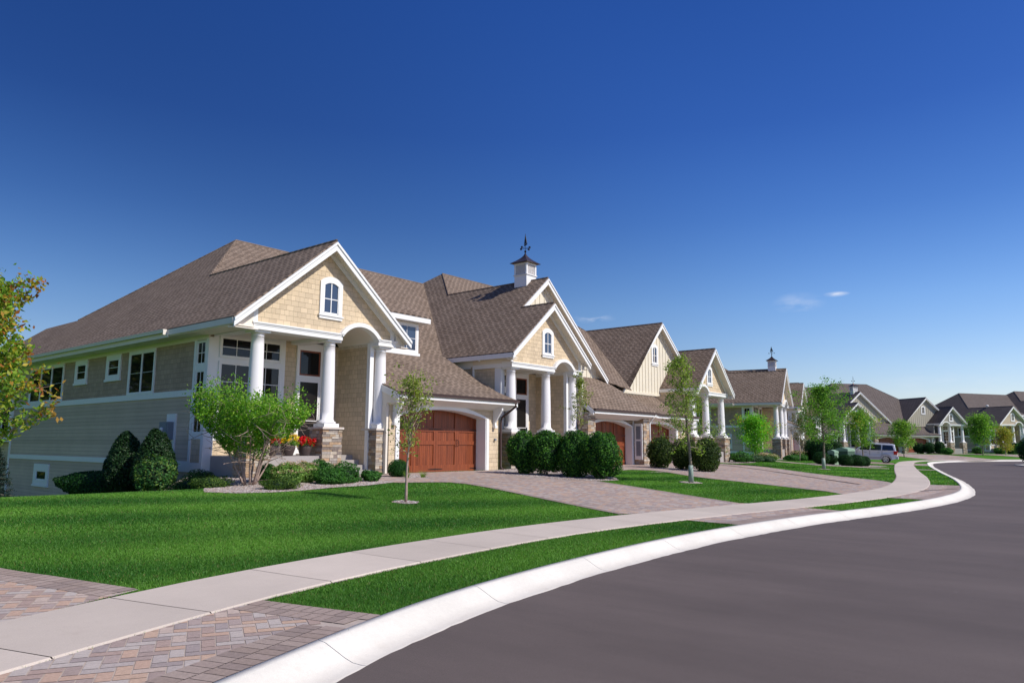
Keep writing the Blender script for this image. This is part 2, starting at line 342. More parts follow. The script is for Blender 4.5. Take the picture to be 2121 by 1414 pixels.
def empty(name, loc, rz=0):
    o = bpy.data.objects.new(name, None); COL.objects.link(o); o.location = loc; o.rotation_euler = (0, 0, rz); o.empty_display_size = .3; return o
def copy_tree(o, parent=None):
    c = o.copy(); COL.objects.link(c)
    if parent: c.parent = parent
    for ch in list(o.children): copy_tree(ch, c)
    return c
# ------------------------------------------------------------------ ground shape
EP = [(-30,-14),(-12,-3.6),(-4,1.0),(0,3.0),(3.4,4.3),(5.8,4.95),(9,5.3),(12.4,5.35),(16.5,5.0),(21.2,4.25),(26,3.85),(31.4,4.1),(40,5.6),(50,7.8),(60.7,10.1),(72,12.4),(84,14.2),(95,13.2),(105,9),(112,3),(117,-6),(120,-20)]
def catmull(P, n=8):
    P = np.array(P, float); out = []
    for i in range(len(P)-1):
        p0, p1, p2, p3 = P[max(i-1, 0)], P[i], P[i+1], P[min(i+2, len(P)-1)]
        for k in range(n):
            t = k/n; out.append(.5*((2*p1)+(-p0+p2)*t+(2*p0-5*p1+4*p2-p3)*t*t+(-p0+3*p1-3*p2+p3)*t**3))
    out.append(P[-1]); return np.array(out)
EC = catmull(EP); SEG = EC[1:]-EC[:-1]; LEN = np.hypot(SEG[:, 0], SEG[:, 1]); CUM = np.concatenate([[0], np.cumsum(LEN)])
NRM = np.stack([-SEG[:, 1], SEG[:, 0]], 1)/LEN[:, None]
VN = np.vstack([NRM[:1], NRM[1:]+NRM[:-1], NRM[-1:]]); VN /= np.hypot(VN[:, 0], VN[:, 1])[:, None]
def sd_arr(X, Y):
    X = np.asarray(X, float); Y = np.asarray(Y, float); S = np.empty(len(X)); D = np.empty(len(X))
    for a in range(0, len(X), 20000):
        q0 = np.stack([X[a:a+20000], Y[a:a+20000]], 1)[:, None, :]-EC[None, :-1]
        t = np.clip((q0*SEG).sum(2)/LEN**2, 0, 1); c = q0-SEG*t[..., None]; d2 = (c**2).sum(2); i = d2.argmin(1); k = np.arange(len(i))
        S[a:a+20000] = CUM[i]+t[k, i]*LEN[i]; q = q0[k, i]
        D[a:a+20000] = np.sqrt(d2[k, i])*np.where(SEG[i, 0]*q[:, 1]-SEG[i, 1]*q[:, 0] > 0, 1, -1)
    return S, D
def smt(t): t = np.clip(t, 0, 1); return t*t*(3-2*t)
def gz_arr(X, Y, D=None):
    X = np.asarray(X, float); Y = np.asarray(Y, float)
    if D is None: D = sd_arr(X, Y)[1]
    z = -1.53+.43*smt((D-.8)/14.6)
    z = z-2.3*smt((Y-17.4)/9)*smt((12.0+4*smt((Y-23)/4)-X)/3)
    return z+ZC
def gz(x, y): return float(gz_arr([x], [y])[0])
def at_sd(s, d):
    i = int(np.clip(np.searchsorted(CUM, s)-1, 0, len(LEN)-1)); t = (s-CUM[i])/LEN[i]
    p = EC[i]+SEG[i]*t; n = VN[i]*(1-t)+VN[i+1]*t; n = n/np.hypot(*n); return p[0]+n[0]*d, p[1]+n[1]*d
def in_poly(X, Y, P):
    ins = np.zeros(len(X), bool); n = len(P)
    for i in range(n):
        x1, y1 = P[i]; x2, y2 = P[(i+1) % n]
        if y1 == y2: continue
        c = ((y1 > Y) != (y2 > Y)) & (X < (x2-x1)*(Y-y1)/(y2-y1)+x1); ins ^= c
    return ins
def clip_convex(subj, clip):
    """part of the outline subj inside the convex outline clip (counter-clockwise)"""
    out = list(subj)
    for i in range(len(clip)):
        ax, ay = clip[i]; bx, by = clip[(i+1) % len(clip)]; src = out; out = []
        if not src: break
        px, py = src[-1]; pd = (bx-ax)*(py-ay)-(by-ay)*(px-ax)
        for qx, qy in src:
            qd = (bx-ax)*(qy-ay)-(by-ay)*(qx-ax)
            if (qd >= 0) != (pd >= 0):
                t = pd/(pd-qd); out.append((px+(qx-px)*t, py+(qy-py)*t))
            if qd >= 0: out.append((qx, qy))
            px, py, pd = qx, qy, qd
    return out
def sheet(name, poly, zoff, mat, xs=None, ys=None, cell=1.0, **tg):
    P = np.array(poly); x0, y0 = P.min(0); x1, y1 = P.max(0)
    if xs is None: xs = np.arange(x0, x1+cell, cell); ys = np.arange(y0, y1+cell, cell)
    V = []; F = []; idx = {}
    def vid(x, y):
        k = (round(x, 3), round(y, 3))
        if k not in idx: idx[k] = len(V); V.append(k)
        return idx[k]
    for a, b in zip(xs[:-1], xs[1:]):
        for c, d in zip(ys[:-1], ys[1:]):
            q = clip_convex(poly, [(a, c), (b, c), (b, d), (a, d)])
            if len(q) < 3: continue
            ids = []
            for p in q:
                i = vid(*p)
                if i not in ids: ids.append(i)
            if len(ids) > 2: F.append(tuple(ids))
    A = np.array(V); Z = gz_arr(A[:, 0], A[:, 1])+zoff
    o = link_mesh(name, np.column_stack([A, Z]), F, mat, smooth=True); tag(o, **tg); return o
# ------------------------------------------------------------------ streets and paving
def offs(d, s0, s1, step=.5):
    return [at_sd(s, d) for s in np.arange(s0, s1+1e-6, step)]
SMAX = float(CUM[-1])
edge = [at_sd(s, .05+.014*math.sin(s*2.3)*math.sin(s*.7)+random.gauss(0, .006)) for s in np.arange(0, SMAX, .16)]
link_mesh('road', [(x, y, .009) for x, y in edge+[(120, -90), (-90, -90), (-90, -14)]], [tuple(range(len(edge)+3))][:1], M['asphalt'])
tag(bpy.data.objects['road'], kind='structure')
bm = bmesh.new(); bm.from_mesh(bpy.data.objects['road'].data); bmesh.ops.triangulate(bm, faces=bm.faces[:], ngon_method='EAR_CLIP'); bm.to_mesh(bpy.data.objects['road'].data); bm.free()
if bpy.data.objects['road'].data.polygons[0].normal.z < 0: bpy.data.objects['road'].data.flip_normals()
# lawn terrain, one sheet on the house side reaching past everything
back = offs(.46, 0, SMAX, .7)
poly = back+[(400, -60), (400, 500), (-300, 500), (-300, -14)]
xs = np.array(sorted(set(list(np.arange(-300, -20, 40))+list(np.arange(-20, 20, .7))+list(np.arange(20, 60, 1.2))+list(np.arange(60, 170, 3))+[170, 220, 300, 400])))
ys = np.array(sorted(set([-60, -40, -20]+list(np.arange(-10, 4, 2))+list(np.arange(4, 30, .7))+list(np.arange(30, 50, 3))+[50, 70, 100, 200, 500])))
sheet('lawn', poly, -.012, M['lawn'], xs, ys, kind='structure')
# rolled kerb cast in sections
def kerb():
    prof = [(-.02, -1.70), (-.01, -1.646), (.16, -1.650), (.28, -1.640), (.38, -1.612), (.48, -1.575), (.56, -1.546), (.64, -1.518), (.735, -1.506), (.75, -1.60)]
    V = []; F = []; s = 20.0
    s = 21.6
    while s < SMAX-2:
        L_ = 2.42 if s < 150 else 4.0; ss = np.linspace(s+.004, s+L_-.004, 6); b = len(V)
        for q in ss:
            for d, z in prof: x, y = at_sd(q, (d if d < .01 else d*.715)+.006*math.sin(q*3.1)*(d < .1)); V.append((x, y, z+ZC))
        n = len(prof)
        for i in range(5):
            for j in range(n-1): F.append((b+i*n+j, b+(i+1)*n+j, b+(i+1)*n+j+1, b+i*n+j+1))
        for q_ in (0, 5*n): k = len(V); V += V[b+q_:b+q_+n]; F.append(tuple(k+j for j in (range(n) if q_ == 0 else reversed(range(n)))))
        s += L_
    o = link_mesh('kerb', V, F, M['kerb'], smooth=True); tag(o, kind='structure')
kerb()
def SW0(s): return 1.93-.38*smt((np.asarray(s)-44)/9)
def SW1(s): return 3.23-.30*smt((np.asarray(s)-44)/9)
def sidewalk():
    V = []; F = []; C = []; s = 20.05
    while s < 150:
        L_ = 1.45; ss = (s+.006, s+L_/2, s+L_-.006); b = len(V); c = random.uniform(.93, 1.05)
        for q in ss:
            for k, (e0, e1) in enumerate(((1, 0), (.977, .023), (.5, .5), (.023, .977), (0, 1))):
                x, y = at_sd(q, float(SW0(q)*e0+SW1(q)*e1)); V.append((x, y, gz(x, y)+(.026 if 0 < k < 4 else .004)))
        for i in range(2):
            for j in range(4): F.append((b+i*5+j, b+(i+1)*5+j, b+(i+1)*5+j+1, b+i*5+j+1)); C.append((c, c, c))
        s += L_
    o = link_mesh('sidewalk', V, F, M['sidewalk'], colors=C); tag(o, kind='structure')
    V = []; F = []
    for s in np.arange(20, 150, 1.0):
        for d in (float(SW0(s)), float(SW1(s))): x, y = at_sd(s, d); V.append((x, y, gz(x, y)+.012))
    for i in range(len(V)//2-1): F.append((2*i, 2*i+2, 2*i+3, 2*i+1))
    tag(link_mesh('sidewalk_bed', V, F, M['joint']), kind='structure')
sidewalk()
TONES = [(.50,.34,.25),(.40,.29,.24),(.37,.28,.24),(.35,.285,.26),(.52,.36,.26),(.44,.37,.33),(.40,.31,.27),(.48,.41,.36),(.50,.39,.32)]
EDGE_T = [(.33,.25,.205),(.36,.275,.23),(.30,.23,.195),(.38,.295,.245)]
EXCL = []
def sd_poly(s0, s1, d0, d1, step=.6):
    return [at_sd(s, d0) for s in np.linspace(s0, s1, max(2, int((s1-s0)/step)))]+[at_sd(s, d1) for s in np.linspace(s1, s0, max(2, int((s1-s0)/step)))]
def paving(name, poly, ang, w=.105, flat_run=False, edge_lines=(), z0=.016, field_tones=TONES):
    """clay pavers in a herringbone field, dark soldier rows along the edges named"""
    EXCL.append(poly)
    sheet(name+'_bed', poly, z0-.004, M['joint'], cell=1.0, kind='structure')
    P = np.array(poly); c = P.mean(0); ca, sa = math.cos(ang), math.sin(ang)
    U = (P-c)@np.array([[ca, -sa], [sa, ca]]); u0, v0 = U.min(0)/w-4; u1, v1 = U.max(0)/w+4
    V = []; F = []; C = []
    loc = [tuple(p) for p in U]; g = .045
    bands = []
    for pts, width in edge_lines: bands.append((np.array([((p[0]-c[0])*ca+(p[1]-c[1])*sa, -(p[0]-c[0])*sa+(p[1]-c[1])*ca) for p in pts]), width))
    rects = []
    for k in range(int(math.floor(v0)), int(math.ceil(v1))+1):
        m0 = int(math.floor((u0-k)/4))-1; m1 = int(math.ceil((u1-k)/4))+1
        for m in range(m0, m1+1):
            rects.append((k+4*m, k, 2, 1)); rects.append((k+3+4*m, k, 1, 2))
    R4 = np.array(rects, float)*w
    cx = R4[:, 0]+R4[:, 2]/2; cy = R4[:, 1]+R4[:, 3]/2
    def dist_line(x, y, L_):
        q = np.stack([x, y], 1)[:, None]-L_[None, :-1]; sg = L_[1:]-L_[:-1]; ll = (sg**2).sum(1); t = np.clip((q*sg).sum(2)/ll, 0, 1)
        return np.sqrt(((q-sg*t[..., None])**2).sum(2)).min(1)
    near = dist_line(cx, cy, np.vstack([U, U[:1]])) < w*1.6
    ins = in_poly(cx, cy, loc); keep = ins | near
    for L_, width in bands: keep &= dist_line(cx, cy, L_) > width-.13
    for i in np.nonzero(keep)[0]:
        x, y, a, b = R4[i]; x += g*w; y += g*w; a -= 2*g*w; b -= 2*g*w
        q = [(x, y), (x+a, y), (x+a, y+b), (x, y+b)]
        if near[i]: q = clip_convex(loc, q)
        if len(q) < 3: continue
        k0 = len(V); V += [(c[0]+p[0]*ca-p[1]*sa, c[1]+p[0]*sa+p[1]*ca) for p in q]; F.append(tuple(range(k0, k0+len(q)))); C.append(random.choice(field_tones))
    nf = len(V)
    for pts, width in edge_lines:      # rows of pavers set square to the edge
        pts = catmull(pts, 6) if len(pts) > 2 else np.array(pts, float)
        sg = pts[1:]-pts[:-1]; ln = np.hypot(sg[:, 0], sg[:, 1]); cm = np.concatenate([[0], np.cumsum(ln)])
        def pt(s, off):
            i = int(np.clip(np.searchsorted(cm, s)-1, 0, len(ln)-1)); t = (s-cm[i])/ln[i]; n = np.array([-sg[i, 1], sg[i, 0]])/ln[i]; return tuple(pts[i]+sg[i]*t+n*off)
        rows = max(1, int(round(width/.21)))
        for r in range(rows):
            s = random.uniform(0, .1)
            while s < cm[-1]-.11:
                o0, o1 = r*.21+.004, (r+1)*.21-.004
                q = [pt(s+.004, o0), pt(s+.121, o0), pt(s+.121, o1), pt(s+.004, o1)]
                k0 = len(V); V += q; F.append((k0, k0+1, k0+2, k0+3)); C.append(random.choice(EDGE_T)); s += .125
    A = np.array(V); Z = gz_arr(A[:, 0], A[:, 1])+z0; Z[nf:] += .003
    o = link_mesh(name, np.column_stack([A, Z]), F, M['brick'], colors=C); tag(o, kind='structure'); return o
def bed(name, poly, dens, z0=.012):
    """river gravel: a base sheet with loose stones on it"""
    EXCL.append(poly); sheet(name, poly, z0, M['bedsoil'], cell=.5, kind='structure')
    P = np.array(poly); a = P.min(0); b = P.max(0); n = int(dens*(b[0]-a[0])*(b[1]-a[1]))
    X = RNG.uniform(a[0], b[0], n); Y = RNG.uniform(a[1], b[1], n); k = in_poly(X, Y, poly); X = X[k]; Y = Y[k]; n = len(X)
    Z = gz_arr(X, Y)+z0+.004; r = RNG.uniform(.014, .034, n); base = np.array([(1,0,0),(-.5,.86,0),(-.5,-.86,0),(0,0,1.0),(0,0,-.4)])
    rot = RNG.uniform(0, 6.28, n); V = np.empty((n, 5, 3))
    for i, p in enumerate(base):
        px = p[0]*np.cos(rot)-p[1]*np.sin(rot); py = p[0]*np.sin(rot)+p[1]*np.cos(rot)
        V[:, i, 0] = X+px*r*RNG.uniform(.7, 1.3, n); V[:, i, 1] = Y+py*r*RNG.uniform(.7, 1.3, n); V[:, i, 2] = Z+p[2]*r*.55
    f = np.array([(0,1,3),(1,2,3),(2,0,3)]); F = (f[None]+5*np.arange(n)[:, None, None]).reshape(-1, 3)
    pal = np.array([(.46,.37,.32),(.38,.31,.28),(.60,.54,.50),(.28,.23,.21),(.44,.31,.25),(.52,.46,.43)]); c = pal[RNG.integers(0, 6, n)]*RNG.uniform(.8, 1.1, (n, 1))
    o = fast_mesh('gravel', V.reshape(-1, 3), F, M['gravel'], colors=np.repeat(c, 3, 0)); tag(o, label='loose pinkish river gravel spread over '+name.replace('_', ' '), cat='gravel', kind='stuff')
# paved areas, measured on the ground plan
paving('driveway_apron', sd_poly(26, 39.45, .51, 1.93), R_(-28), w=.105, edge_lines=[([at_sd(39.45, .54), at_sd(39.45, 1.92)], .42), (offs(.54, 26, 39.45, .5), .42)])
lx = [at_sd(s, float(SW1(s))-.06) for s in np.arange(27, 38.4, .6)]
paving('driveway', lx+[(3.55, 7.85), (3.2, 9.0), (2.9, 9.9), (1.9, 13.5), (-5, 14.5), (-9, 9)], R_(-28), w=.105, edge_lines=[([(3.55, 7.85), (3.2, 9.0), (2.9, 9.9), (1.9, 13.5)], .42)])
paving('driveway_apron', sd_poly(48.8, 53.5, .51, 1.93), R_(23), edge_lines=[(offs(.54, 48.8, 53.5, .5), .42)])
dl = [(14.0, 8.5), (15.0, 10.9), (15.8, 12.9), (16.35, 14.4), (16.65, 15.5), (16.6, 16.15), (16.0, 16.5), (15.2, 16.75), (14.95, 17.0)]
dr = [(18.85, 7.8), (20.1, 10.3), (21.0, 12.4), (21.6, 14.0)]
paving('driveway', dl+[(16.2, 20.45), (17.85, 20.45), (17.2, 19.2), (16.9, 18.2), (17.6, 18.0), (18.65, 20.2), (18.65, 20.75), (24.2, 20.75), (22.4, 19.6), (21.0, 17.3), (20.9, 15.2)]+dr[::-1]+[at_sd(s, float(SW1(s))-.06) for s in np.arange(53.4, 48.8, -.6)],
       R_(23), edge_lines=[(dl[::-1], .21), (dr, .21)])
paving('driveway_apron', sd_poly(59.1, 69, .51, 1.93), R_(10), edge_lines=[(offs(.54, 59.1, 69, .5), .42)])
cl = [(25.5, 7.6), (26.6, 10.1), (27.6, 13.2), (29.3, 15.4), (30.0, 16.6), (29.5, 17.3), (27.4, 17.0), (24.2, 15.3)]
cr = [(34.6, 7.8), (36.1, 9.0), (38.6, 12.1), (43.2, 16.4), (44.1, 18.4)]
paving('driveway', cl+[(24.6, 17.2), (28.5, 19.2), (30.8, 20.4), (30.9, 21.5), (36.45, 21.5), (36.4, 20.5), (32.6, 18.0), (31.9, 17.0), (31, 15.6), (31.3, 14.4), (32.2, 14.1), (33.2, 15.0), (34.5, 17.5), (37.1, 20.5), (37.1, 21.8), (43.3, 21.8), (43.9, 20.9)]+cr[::-1]+[at_sd(s, float(SW1(s))-.06) for s in np.arange(69.0, 59.4, -.6)],
       R_(10), edge_lines=[(cl[:6][::-1], .21), (cr, .21)])
def drive_seam(name, pts, w=.2):
    P = catmull(pts, 10); V = []; F = []
    for i, p in enumerate(P):
        d = P[min(i+1, len(P)-1)]-P[max(i-1, 0)]; n = np.array([-d[1], d[0]])/np.hypot(*d); ww = w*(.6+.7*random.random())
        for s in (-.5, .5): q = p+n*ww*s; V.append((q[0], q[1], gz(*q)+.022))
    for i in range(len(P)-1): F.append((2*i, 2*i+1, 2*i+3, 2*i+2))
    tag(link_mesh(name, V, F, M['soil']), kind='structure')
drive_seam('driveway_seam', [(43.0, 19.5), (39.4, 15.6), (36.2, 12.6), (32.6, 9.4), (30.9, 7.9)])
drive_seam('driveway_seam', [at_sd(62.6, 1.9), at_sd(64.5, 1.3), at_sd(66.3, .6)], .1)
# second group of houses: its drive, the walks across the verge and the SUV drive
paving('driveway', [(68.2, 14.6), (66.5, 19.5), (69.5, 24.6), (78.2, 26.2), (77.6, 22.5), (75.3, 19.5), (74.6, 16.2)], R_(30), w=.2)
paving('driveway_apron', sd_poly(103, 109.6, .51, 1.93), R_(30), w=.2)
paving('garden_walk', [at_sd(90.2, 3.22), at_sd(91.6, 3.22), (56.5, 18.5), (60, 22.6), (59, 23), (54.8, 18.6)], R_(60), w=.2)
paving('garden_walk', sd_poly(90.2, 91.6, .51, 1.93), R_(60), w=.2)
paving('driveway', [at_sd(128, .8), at_sd(141, .8), (117.5, 20), (127, 27.5), (121, 33), (107.5, 24.5)], R_(-30), w=.25)
paving('driveway', [at_sd(149, .8), at_sd(158, .8), (132.5, 9.6), (133.6, 17.8), (137.6, 22.0), (133.2, 24.6), (126.5, 19)], R_(-40), w=.25)
bed('front_garden_bed', [(14.95, 17.0), (13.6, 16.55), (12.4, 16.5), (11.2, 16.15), (10.3, 16.1), (9.5, 16.3), (9.0, 16.9), (9.6, 18.0), (10.4, 19.5), (10.6, 21.5), (10.6, 27), (12.3, 27), (12.3, 21.2), (16.15, 21.2), (16.2, 20.4)], 620)
bed('pier_bed', [(17.85, 20.45), (17.2, 19.2), (16.9, 18.2), (17.6, 18.0), (18.65, 20.2), (18.65, 20.9), (17.8, 20.9)], 500)
bed('hedge_bed', [(24.25, 20.75), (22.4, 19.6), (21.0, 17.3), (20.9, 15.2), (21.6, 14.0), (22.7, 13.8), (23.8, 14.6), (24.0, 15.6), (24.6, 17.2), (28.5, 19.2), (30.8, 20.5), (30.8, 21), (25.4, 21)], 300)
bed('island_hedge_bed', [(31, 15.6), (31.3, 14.4), (32.2, 14.1), (33.2, 15.0), (34.5, 17.5), (37.1, 20.5), (36.4, 20.5), (32.6, 18.0), (31.9, 17.0)], 150)
bed('porch_garden_bed', [(48, 21.2), (45.2, 20.8), (46.5, 19.3), (50, 19.6), (53.5, 20.6), (58, 21.6), (62.5, 22.3), (64.6, 22.3), (68.5, 22.9), (69.5, 24.6), (66, 24), (60, 24.5), (52, 23.5)], 60)
bed('utility_bed', [(54.6, 17.6), (53.4, 16.6), (54.0, 14.7), (57.5, 13.4), (61.6, 13.7), (61.8, 15.5), (60.5, 17.6), (57, 18.2)], 60)
def ring(x, y, r):
    bed('tree_ring', [(x+r*math.cos(a)*random.uniform(.85, 1.1), y+r*math.sin(a)*random.uniform(.85, 1.1)) for a in np.linspace(0, 2*math.pi, 14)[:-1]], 500)
for x, y, r in ((11.75, 12.85, .34), (24.5, 11.9, .42), (46.0, 13.75, .4)): ring(x, y, r)
def grass():
    Vs = []; Cs = []; cnt = 0
    for r0, r1, dens, wd, ht in ((3, 8, 9000, .0032, .030), (8, 13, 4600, .005, .030), (13, 20, 2000, .008, .030), (20, 34, 600, .016, .030), (34, 75, 90, .035, .035)):
        a0, a1 = R_(3), R_(78)      # directions seen, measured from the x axis
        n = int(dens*(a1-a0)/2*(r1*r1-r0*r0)); n = min(n, 900000)
        rr = np.sqrt(RNG.uniform(r0*r0, r1*r1, n)); th = RNG.uniform(a0, a1, n); X = rr*np.cos(th); Y = rr*np.sin(th)
        k = (Y < 29) & ((X < 12.2) | (Y < 21)); X = X[k]; Y = Y[k]
        S, D = sd_arr(X, Y); j1 = RNG.normal(0, .022, len(X)); k = (D+j1 > .53) & ((D+j1 < SW0(S)-.005) | (D+j1 > SW1(S)+.005)); X = X[k]; Y = Y[k]; D = D[k]
        k = np.ones(len(X), bool)
        for P in EXCL: k &= ~in_poly(X, Y, P)
        X = X[k]; Y = Y[k]; D = D[k]; n = len(X); Z = gz_arr(X, Y, D)-.004
        a = RNG.uniform(0, 6.28, n); h = ht*RNG.uniform(.55, 1.25, n); ww = wd*RNG.uniform(.7, 1.3, n); ln = RNG.normal(0, .4, (n, 2))*h[:, None]
        V = np.empty((n, 3, 3)); V[:, 0] = np.stack([X-np.cos(a)*ww, Y-np.sin(a)*ww, Z], 1); V[:, 1] = np.stack([X+np.cos(a)*ww, Y+np.sin(a)*ww, Z], 1); V[:, 2] = np.stack([X+ln[:, 0], Y+ln[:, 1], Z+h], 1)
        # mowing passes and patchiness of the turf itself
        f = .5+.28*np.sin(X*.9+1.6*np.sin(Y*.35)+Y*.6)*np.sin(Y*1.1+.6*np.sin(X*.6))+.22*np.sin((X*.35+Y*1.25)*1.9)
        f = np.clip(.5+(f-.5)*1.25+RNG.normal(0, .17, n), 0, 1)[:, None]
        c = np.array([(.045, .160, .022)])*(1-f)+np.array([(.175, .375, .050)])*f
        dry = (RNG.uniform(0, 1, n) < .035)[:, None]; c = np.where(dry, np.array([(.24, .22, .08)])*RNG.uniform(.7, 1.2, (n, 1)), c)
        Vs.append(V.reshape(-1, 3)); Cs.append(c)
    V = np.vstack(Vs); n = len(V)//3; F = np.arange(3*n).reshape(-1, 3)
    o = fast_mesh('grass', V, F, M['grass'], colors=np.vstack(Cs)); tag(o, label='short mown green grass covering the front lawns and the verge', cat='grass', kind='stuff'); print('blades', n)
grass()
# traffic island across the street
isl = [(79.2, 7.4), (75, 6.1), (70, 5.3), (60.8, 4.4), (58, 0), (90, 0), (88, 6.4)]
kb = MB(); kb.prism([(x, y, .005) for x, y in isl], (0, 0, .12)); tag(kb.build('island_kerb', M['kerb']), kind='structure')
cx_, cy_ = 76.5, 4.2
kb = MB(); kb.prism([(cx_+(x-cx_)*.93, cy_+(y-cy_)*.8, .12) for x, y in isl], (0, 0, .035)); tag(kb.build('island_lawn', M['lawn']), kind='structure')
# ------------------------------------------------------------------ houses
STONES = [(.40,.29,.19),(.46,.37,.27),(.34,.24,.16),(.50,.42,.33),(.30,.25,.21),(.42,.28,.17),(.24,.19,.16),(.54,.47,.38),(.38,.33,.28),(.44,.31,.20)]
def stones(mb, x0, x1, y0, y1, z0, z1, faces='fl', rh=.085):
    mb.box(x0+.012, x1-.012, y0+.012, y1-.012, z0, z1, (.16, .13, .11))
    for f in faces:
        a0, a1 = (x0, x1) if f == 'f' else (y0, y1); z = z0
        while z < z1-.01:
            h = min(random.uniform(rh*.6, rh*1.5), z1-z); 
            if z1-z-h < .03: h = z1-z
            a = a0
            while a < a1-.01:
                l = min(random.uniform(.12, .42), a1-a)
                if a1-a-l < .07: l = a1-a
                p = random.uniform(.0, .026); c = random.choice(STONES); k = random.uniform(.8, 1.1); c = tuple(v*k for v in c); g = .004
                e0 = p if a == a0 else -g; e1 = p if a+l >= a1-.001 else -g
                if f == 'f': mb.box(a-e0, a+l+e1, y0-p, y0+.03, z+g, z+h-g, c)
                elif f == 'l': mb.box(x0-p, x0+.03, a+g, a+l-g, z+g, z+h-g, c)
                elif f == 'r': mb.box(x1-.03, x1+p, a+g, a+l-g, z+g, z+h-g, c)
                a += l
            z += h
class House:
    def __init__(s, org, mats, label, group, name='house'):
        s.o = org; s.m = mats; s.root = empty(name, (org[0], org[1], org[2]+ZC)); tag(s.root, label, 'house', group)
    def p(s, name, mb, mat, parent=None, smooth=False, uv=True, colors=False):
        return mb.build(name, mat, parent or s.root, s.o, uv, smooth, colors)
def arc(cx, z0, half, rise, n=14):
    r = (half*half+rise*rise)/(2*rise); zc = z0+rise-r; a = math.asin(min(1, half/r)); return [(cx+r*math.sin(-a+2*a*i/n), zc+r*math.cos(-a+2*a*i/n)) for i in range(n+1)]
def fr(f):     # wall-local box: f=('f', y) faces the street, ('l', x) faces left, ('r', x) faces right
    k, q = f
    if k == 'f': return lambda mb, u0, u1, w0, w1, z0, z1, c=(1, 1, 1): mb.box(u0, u1, q-w1, q-w0, z0, z1, c)
    if k == 'l': return lambda mb, u0, u1, w0, w1, z0, z1, c=(1, 1, 1): mb.box(q-w1, q-w0, u0, u1, z0, z1, c)
    return lambda mb, u0, u1, w0, w1, z0, z1, c=(1, 1, 1): mb.box(q+w0, q+w1, u0, u1, z0, z1, c)
def window(H, f, u0, u1, z0, z1, cols=1, rows=1, units=1, trim=.1, sill=False, gmat=None, mk=.022, tt=None):
    """outer size given; one part: casing with muntins, pane and sill beneath it"""
    B = fr(f); m = MB(); tt = trim if tt is None else tt
    B(m, u0, u0+trim, 0, .05, z0, z1); B(m, u1-trim, u1, 0, .05, z0, z1); B(m, u0+trim, u1-trim, 0, .05, z1-tt, z1); B(m, u0+trim, u1-trim, 0, .05, z0, z0+trim*.7)
    iu0, iu1, iz0, iz1 = u0+trim, u1-trim, z0+trim*.7, z1-tt; g = MB(); B(g, iu0, iu1, .002, .012, iz0, iz1)
    W_ = (iu1-iu0)/units
    for k in range(units):
        a = iu0+k*W_; b = a+W_; sf = .045
        B(m, a, a+sf, .012, .035, iz0, iz1); B(m, b-sf, b, .012, .035, iz0, iz1); B(m, a+sf, b-sf, .012, .035, iz1-sf, iz1); B(m, a+sf, b-sf, .012, .035, iz0, iz0+sf)
        if k: B(m, a-.03, a+.03, .035, .045, iz0, iz1)
        for i in range(1, cols): c = a+sf+(b-a-2*sf)*i/cols; B(m, c-mk/2, c+mk/2, .012, .024, iz0+sf, iz1-sf)
        for j in range(1, rows): c = iz0+sf+(iz1-iz0-2*sf)*j/rows; B(m, a+sf, b-sf, .012, .022, c-mk/2, c+mk/2)
    w_ = H.p('window', m, M['white']); H.p('pane', g, gmat or M['glass'], w_)
    if sill: s_ = MB(); B(s_, u0-.04, u1+.04, 0, .075, z0-.09, z0); H.p('sill', s_, M['white'], w_)
    return w_
def gable_window(H, cx, y, z0, w=.98, h=1.28, gm=None):
    tr = .16; o = [(cx-w/2, z0)]+[(cx-w/2, z0+h-.12)]+arc(cx, z0+h-.12, w/2, .2, 10)+[(cx+w/2, z0)]
    iw = w/2-tr; top = z0+h-.16; i_ = [(cx-iw, z0+.06), (cx-iw, top-.1)]+arc(cx, top-.1, iw, .12, 10)+[(cx+iw, z0+.06)]
    n = len(o); m = MB()
    for k in range(n-1): m.prism([(o[k][0], y, o[k][1]), (o[k+1][0], y, o[k+1][1]), (i_[k+1][0], y, i_[k+1][1]), (i_[k][0], y, i_[k][1])], (0, -.05, 0))
    m.box(cx-w/2, cx+w/2, y-.05, y, z0, z0+.06)
    m.box(cx-.018, cx+.018, y-.03, y-.012, z0+.06, top); zm = (z0+.06+top)/2-.02; m.box(cx-iw, cx+iw, y-.028, y-.012, zm-.016, zm+.016)
    for sx in (-1, 1): m.box(cx+sx*iw-(.035 if sx > 0 else 0), cx+sx*iw+(.035 if sx < 0 else 0), y-.034, y-.01, z0+.06, top-.08)
    m.box(cx-iw, cx+iw, y-.034, y-.01, z0+.06, z0+.1)
    w_ = H.p('window', m, M['white']); g = MB(); g.xz(i_, y-.012, y-.004); H.p('pane', g, gm or H.m['glassg'], w_)
    s_ = MB(); s_.box(cx-w/2-.05, cx+w/2+.05, y-.09, y, z0-.04, z0+.004); s_.box(cx-w/2-.01, cx+w/2+.01, y-.055, y, z0-.14, z0-.04); H.p('sill', s_, M['white'], w_)
def roof(H, polys, name='roof', th=.06, parent=None):
    m = MB(); cnt = {}
    for P in polys:
        Pf = [tuple(round(c, 4) for c in p) for p in P]; m.poly(Pf); m.poly([(x, y, z-th) for x, y, z in reversed(Pf)])
        for i in range(len(Pf)):
            a, b = Pf[i], Pf[(i+1) % len(Pf)]; k = (min(a, b), max(a, b)); cnt.setdefault(k, []).append((a, b))
    for k, v in cnt.items():
        if len(v) == 1: a, b = v[0]; m.poly([a, (a[0], a[1], a[2]-th), (b[0], b[1], b[2]-th), b])
    return H.p(name, m, H.m['roof'], parent)
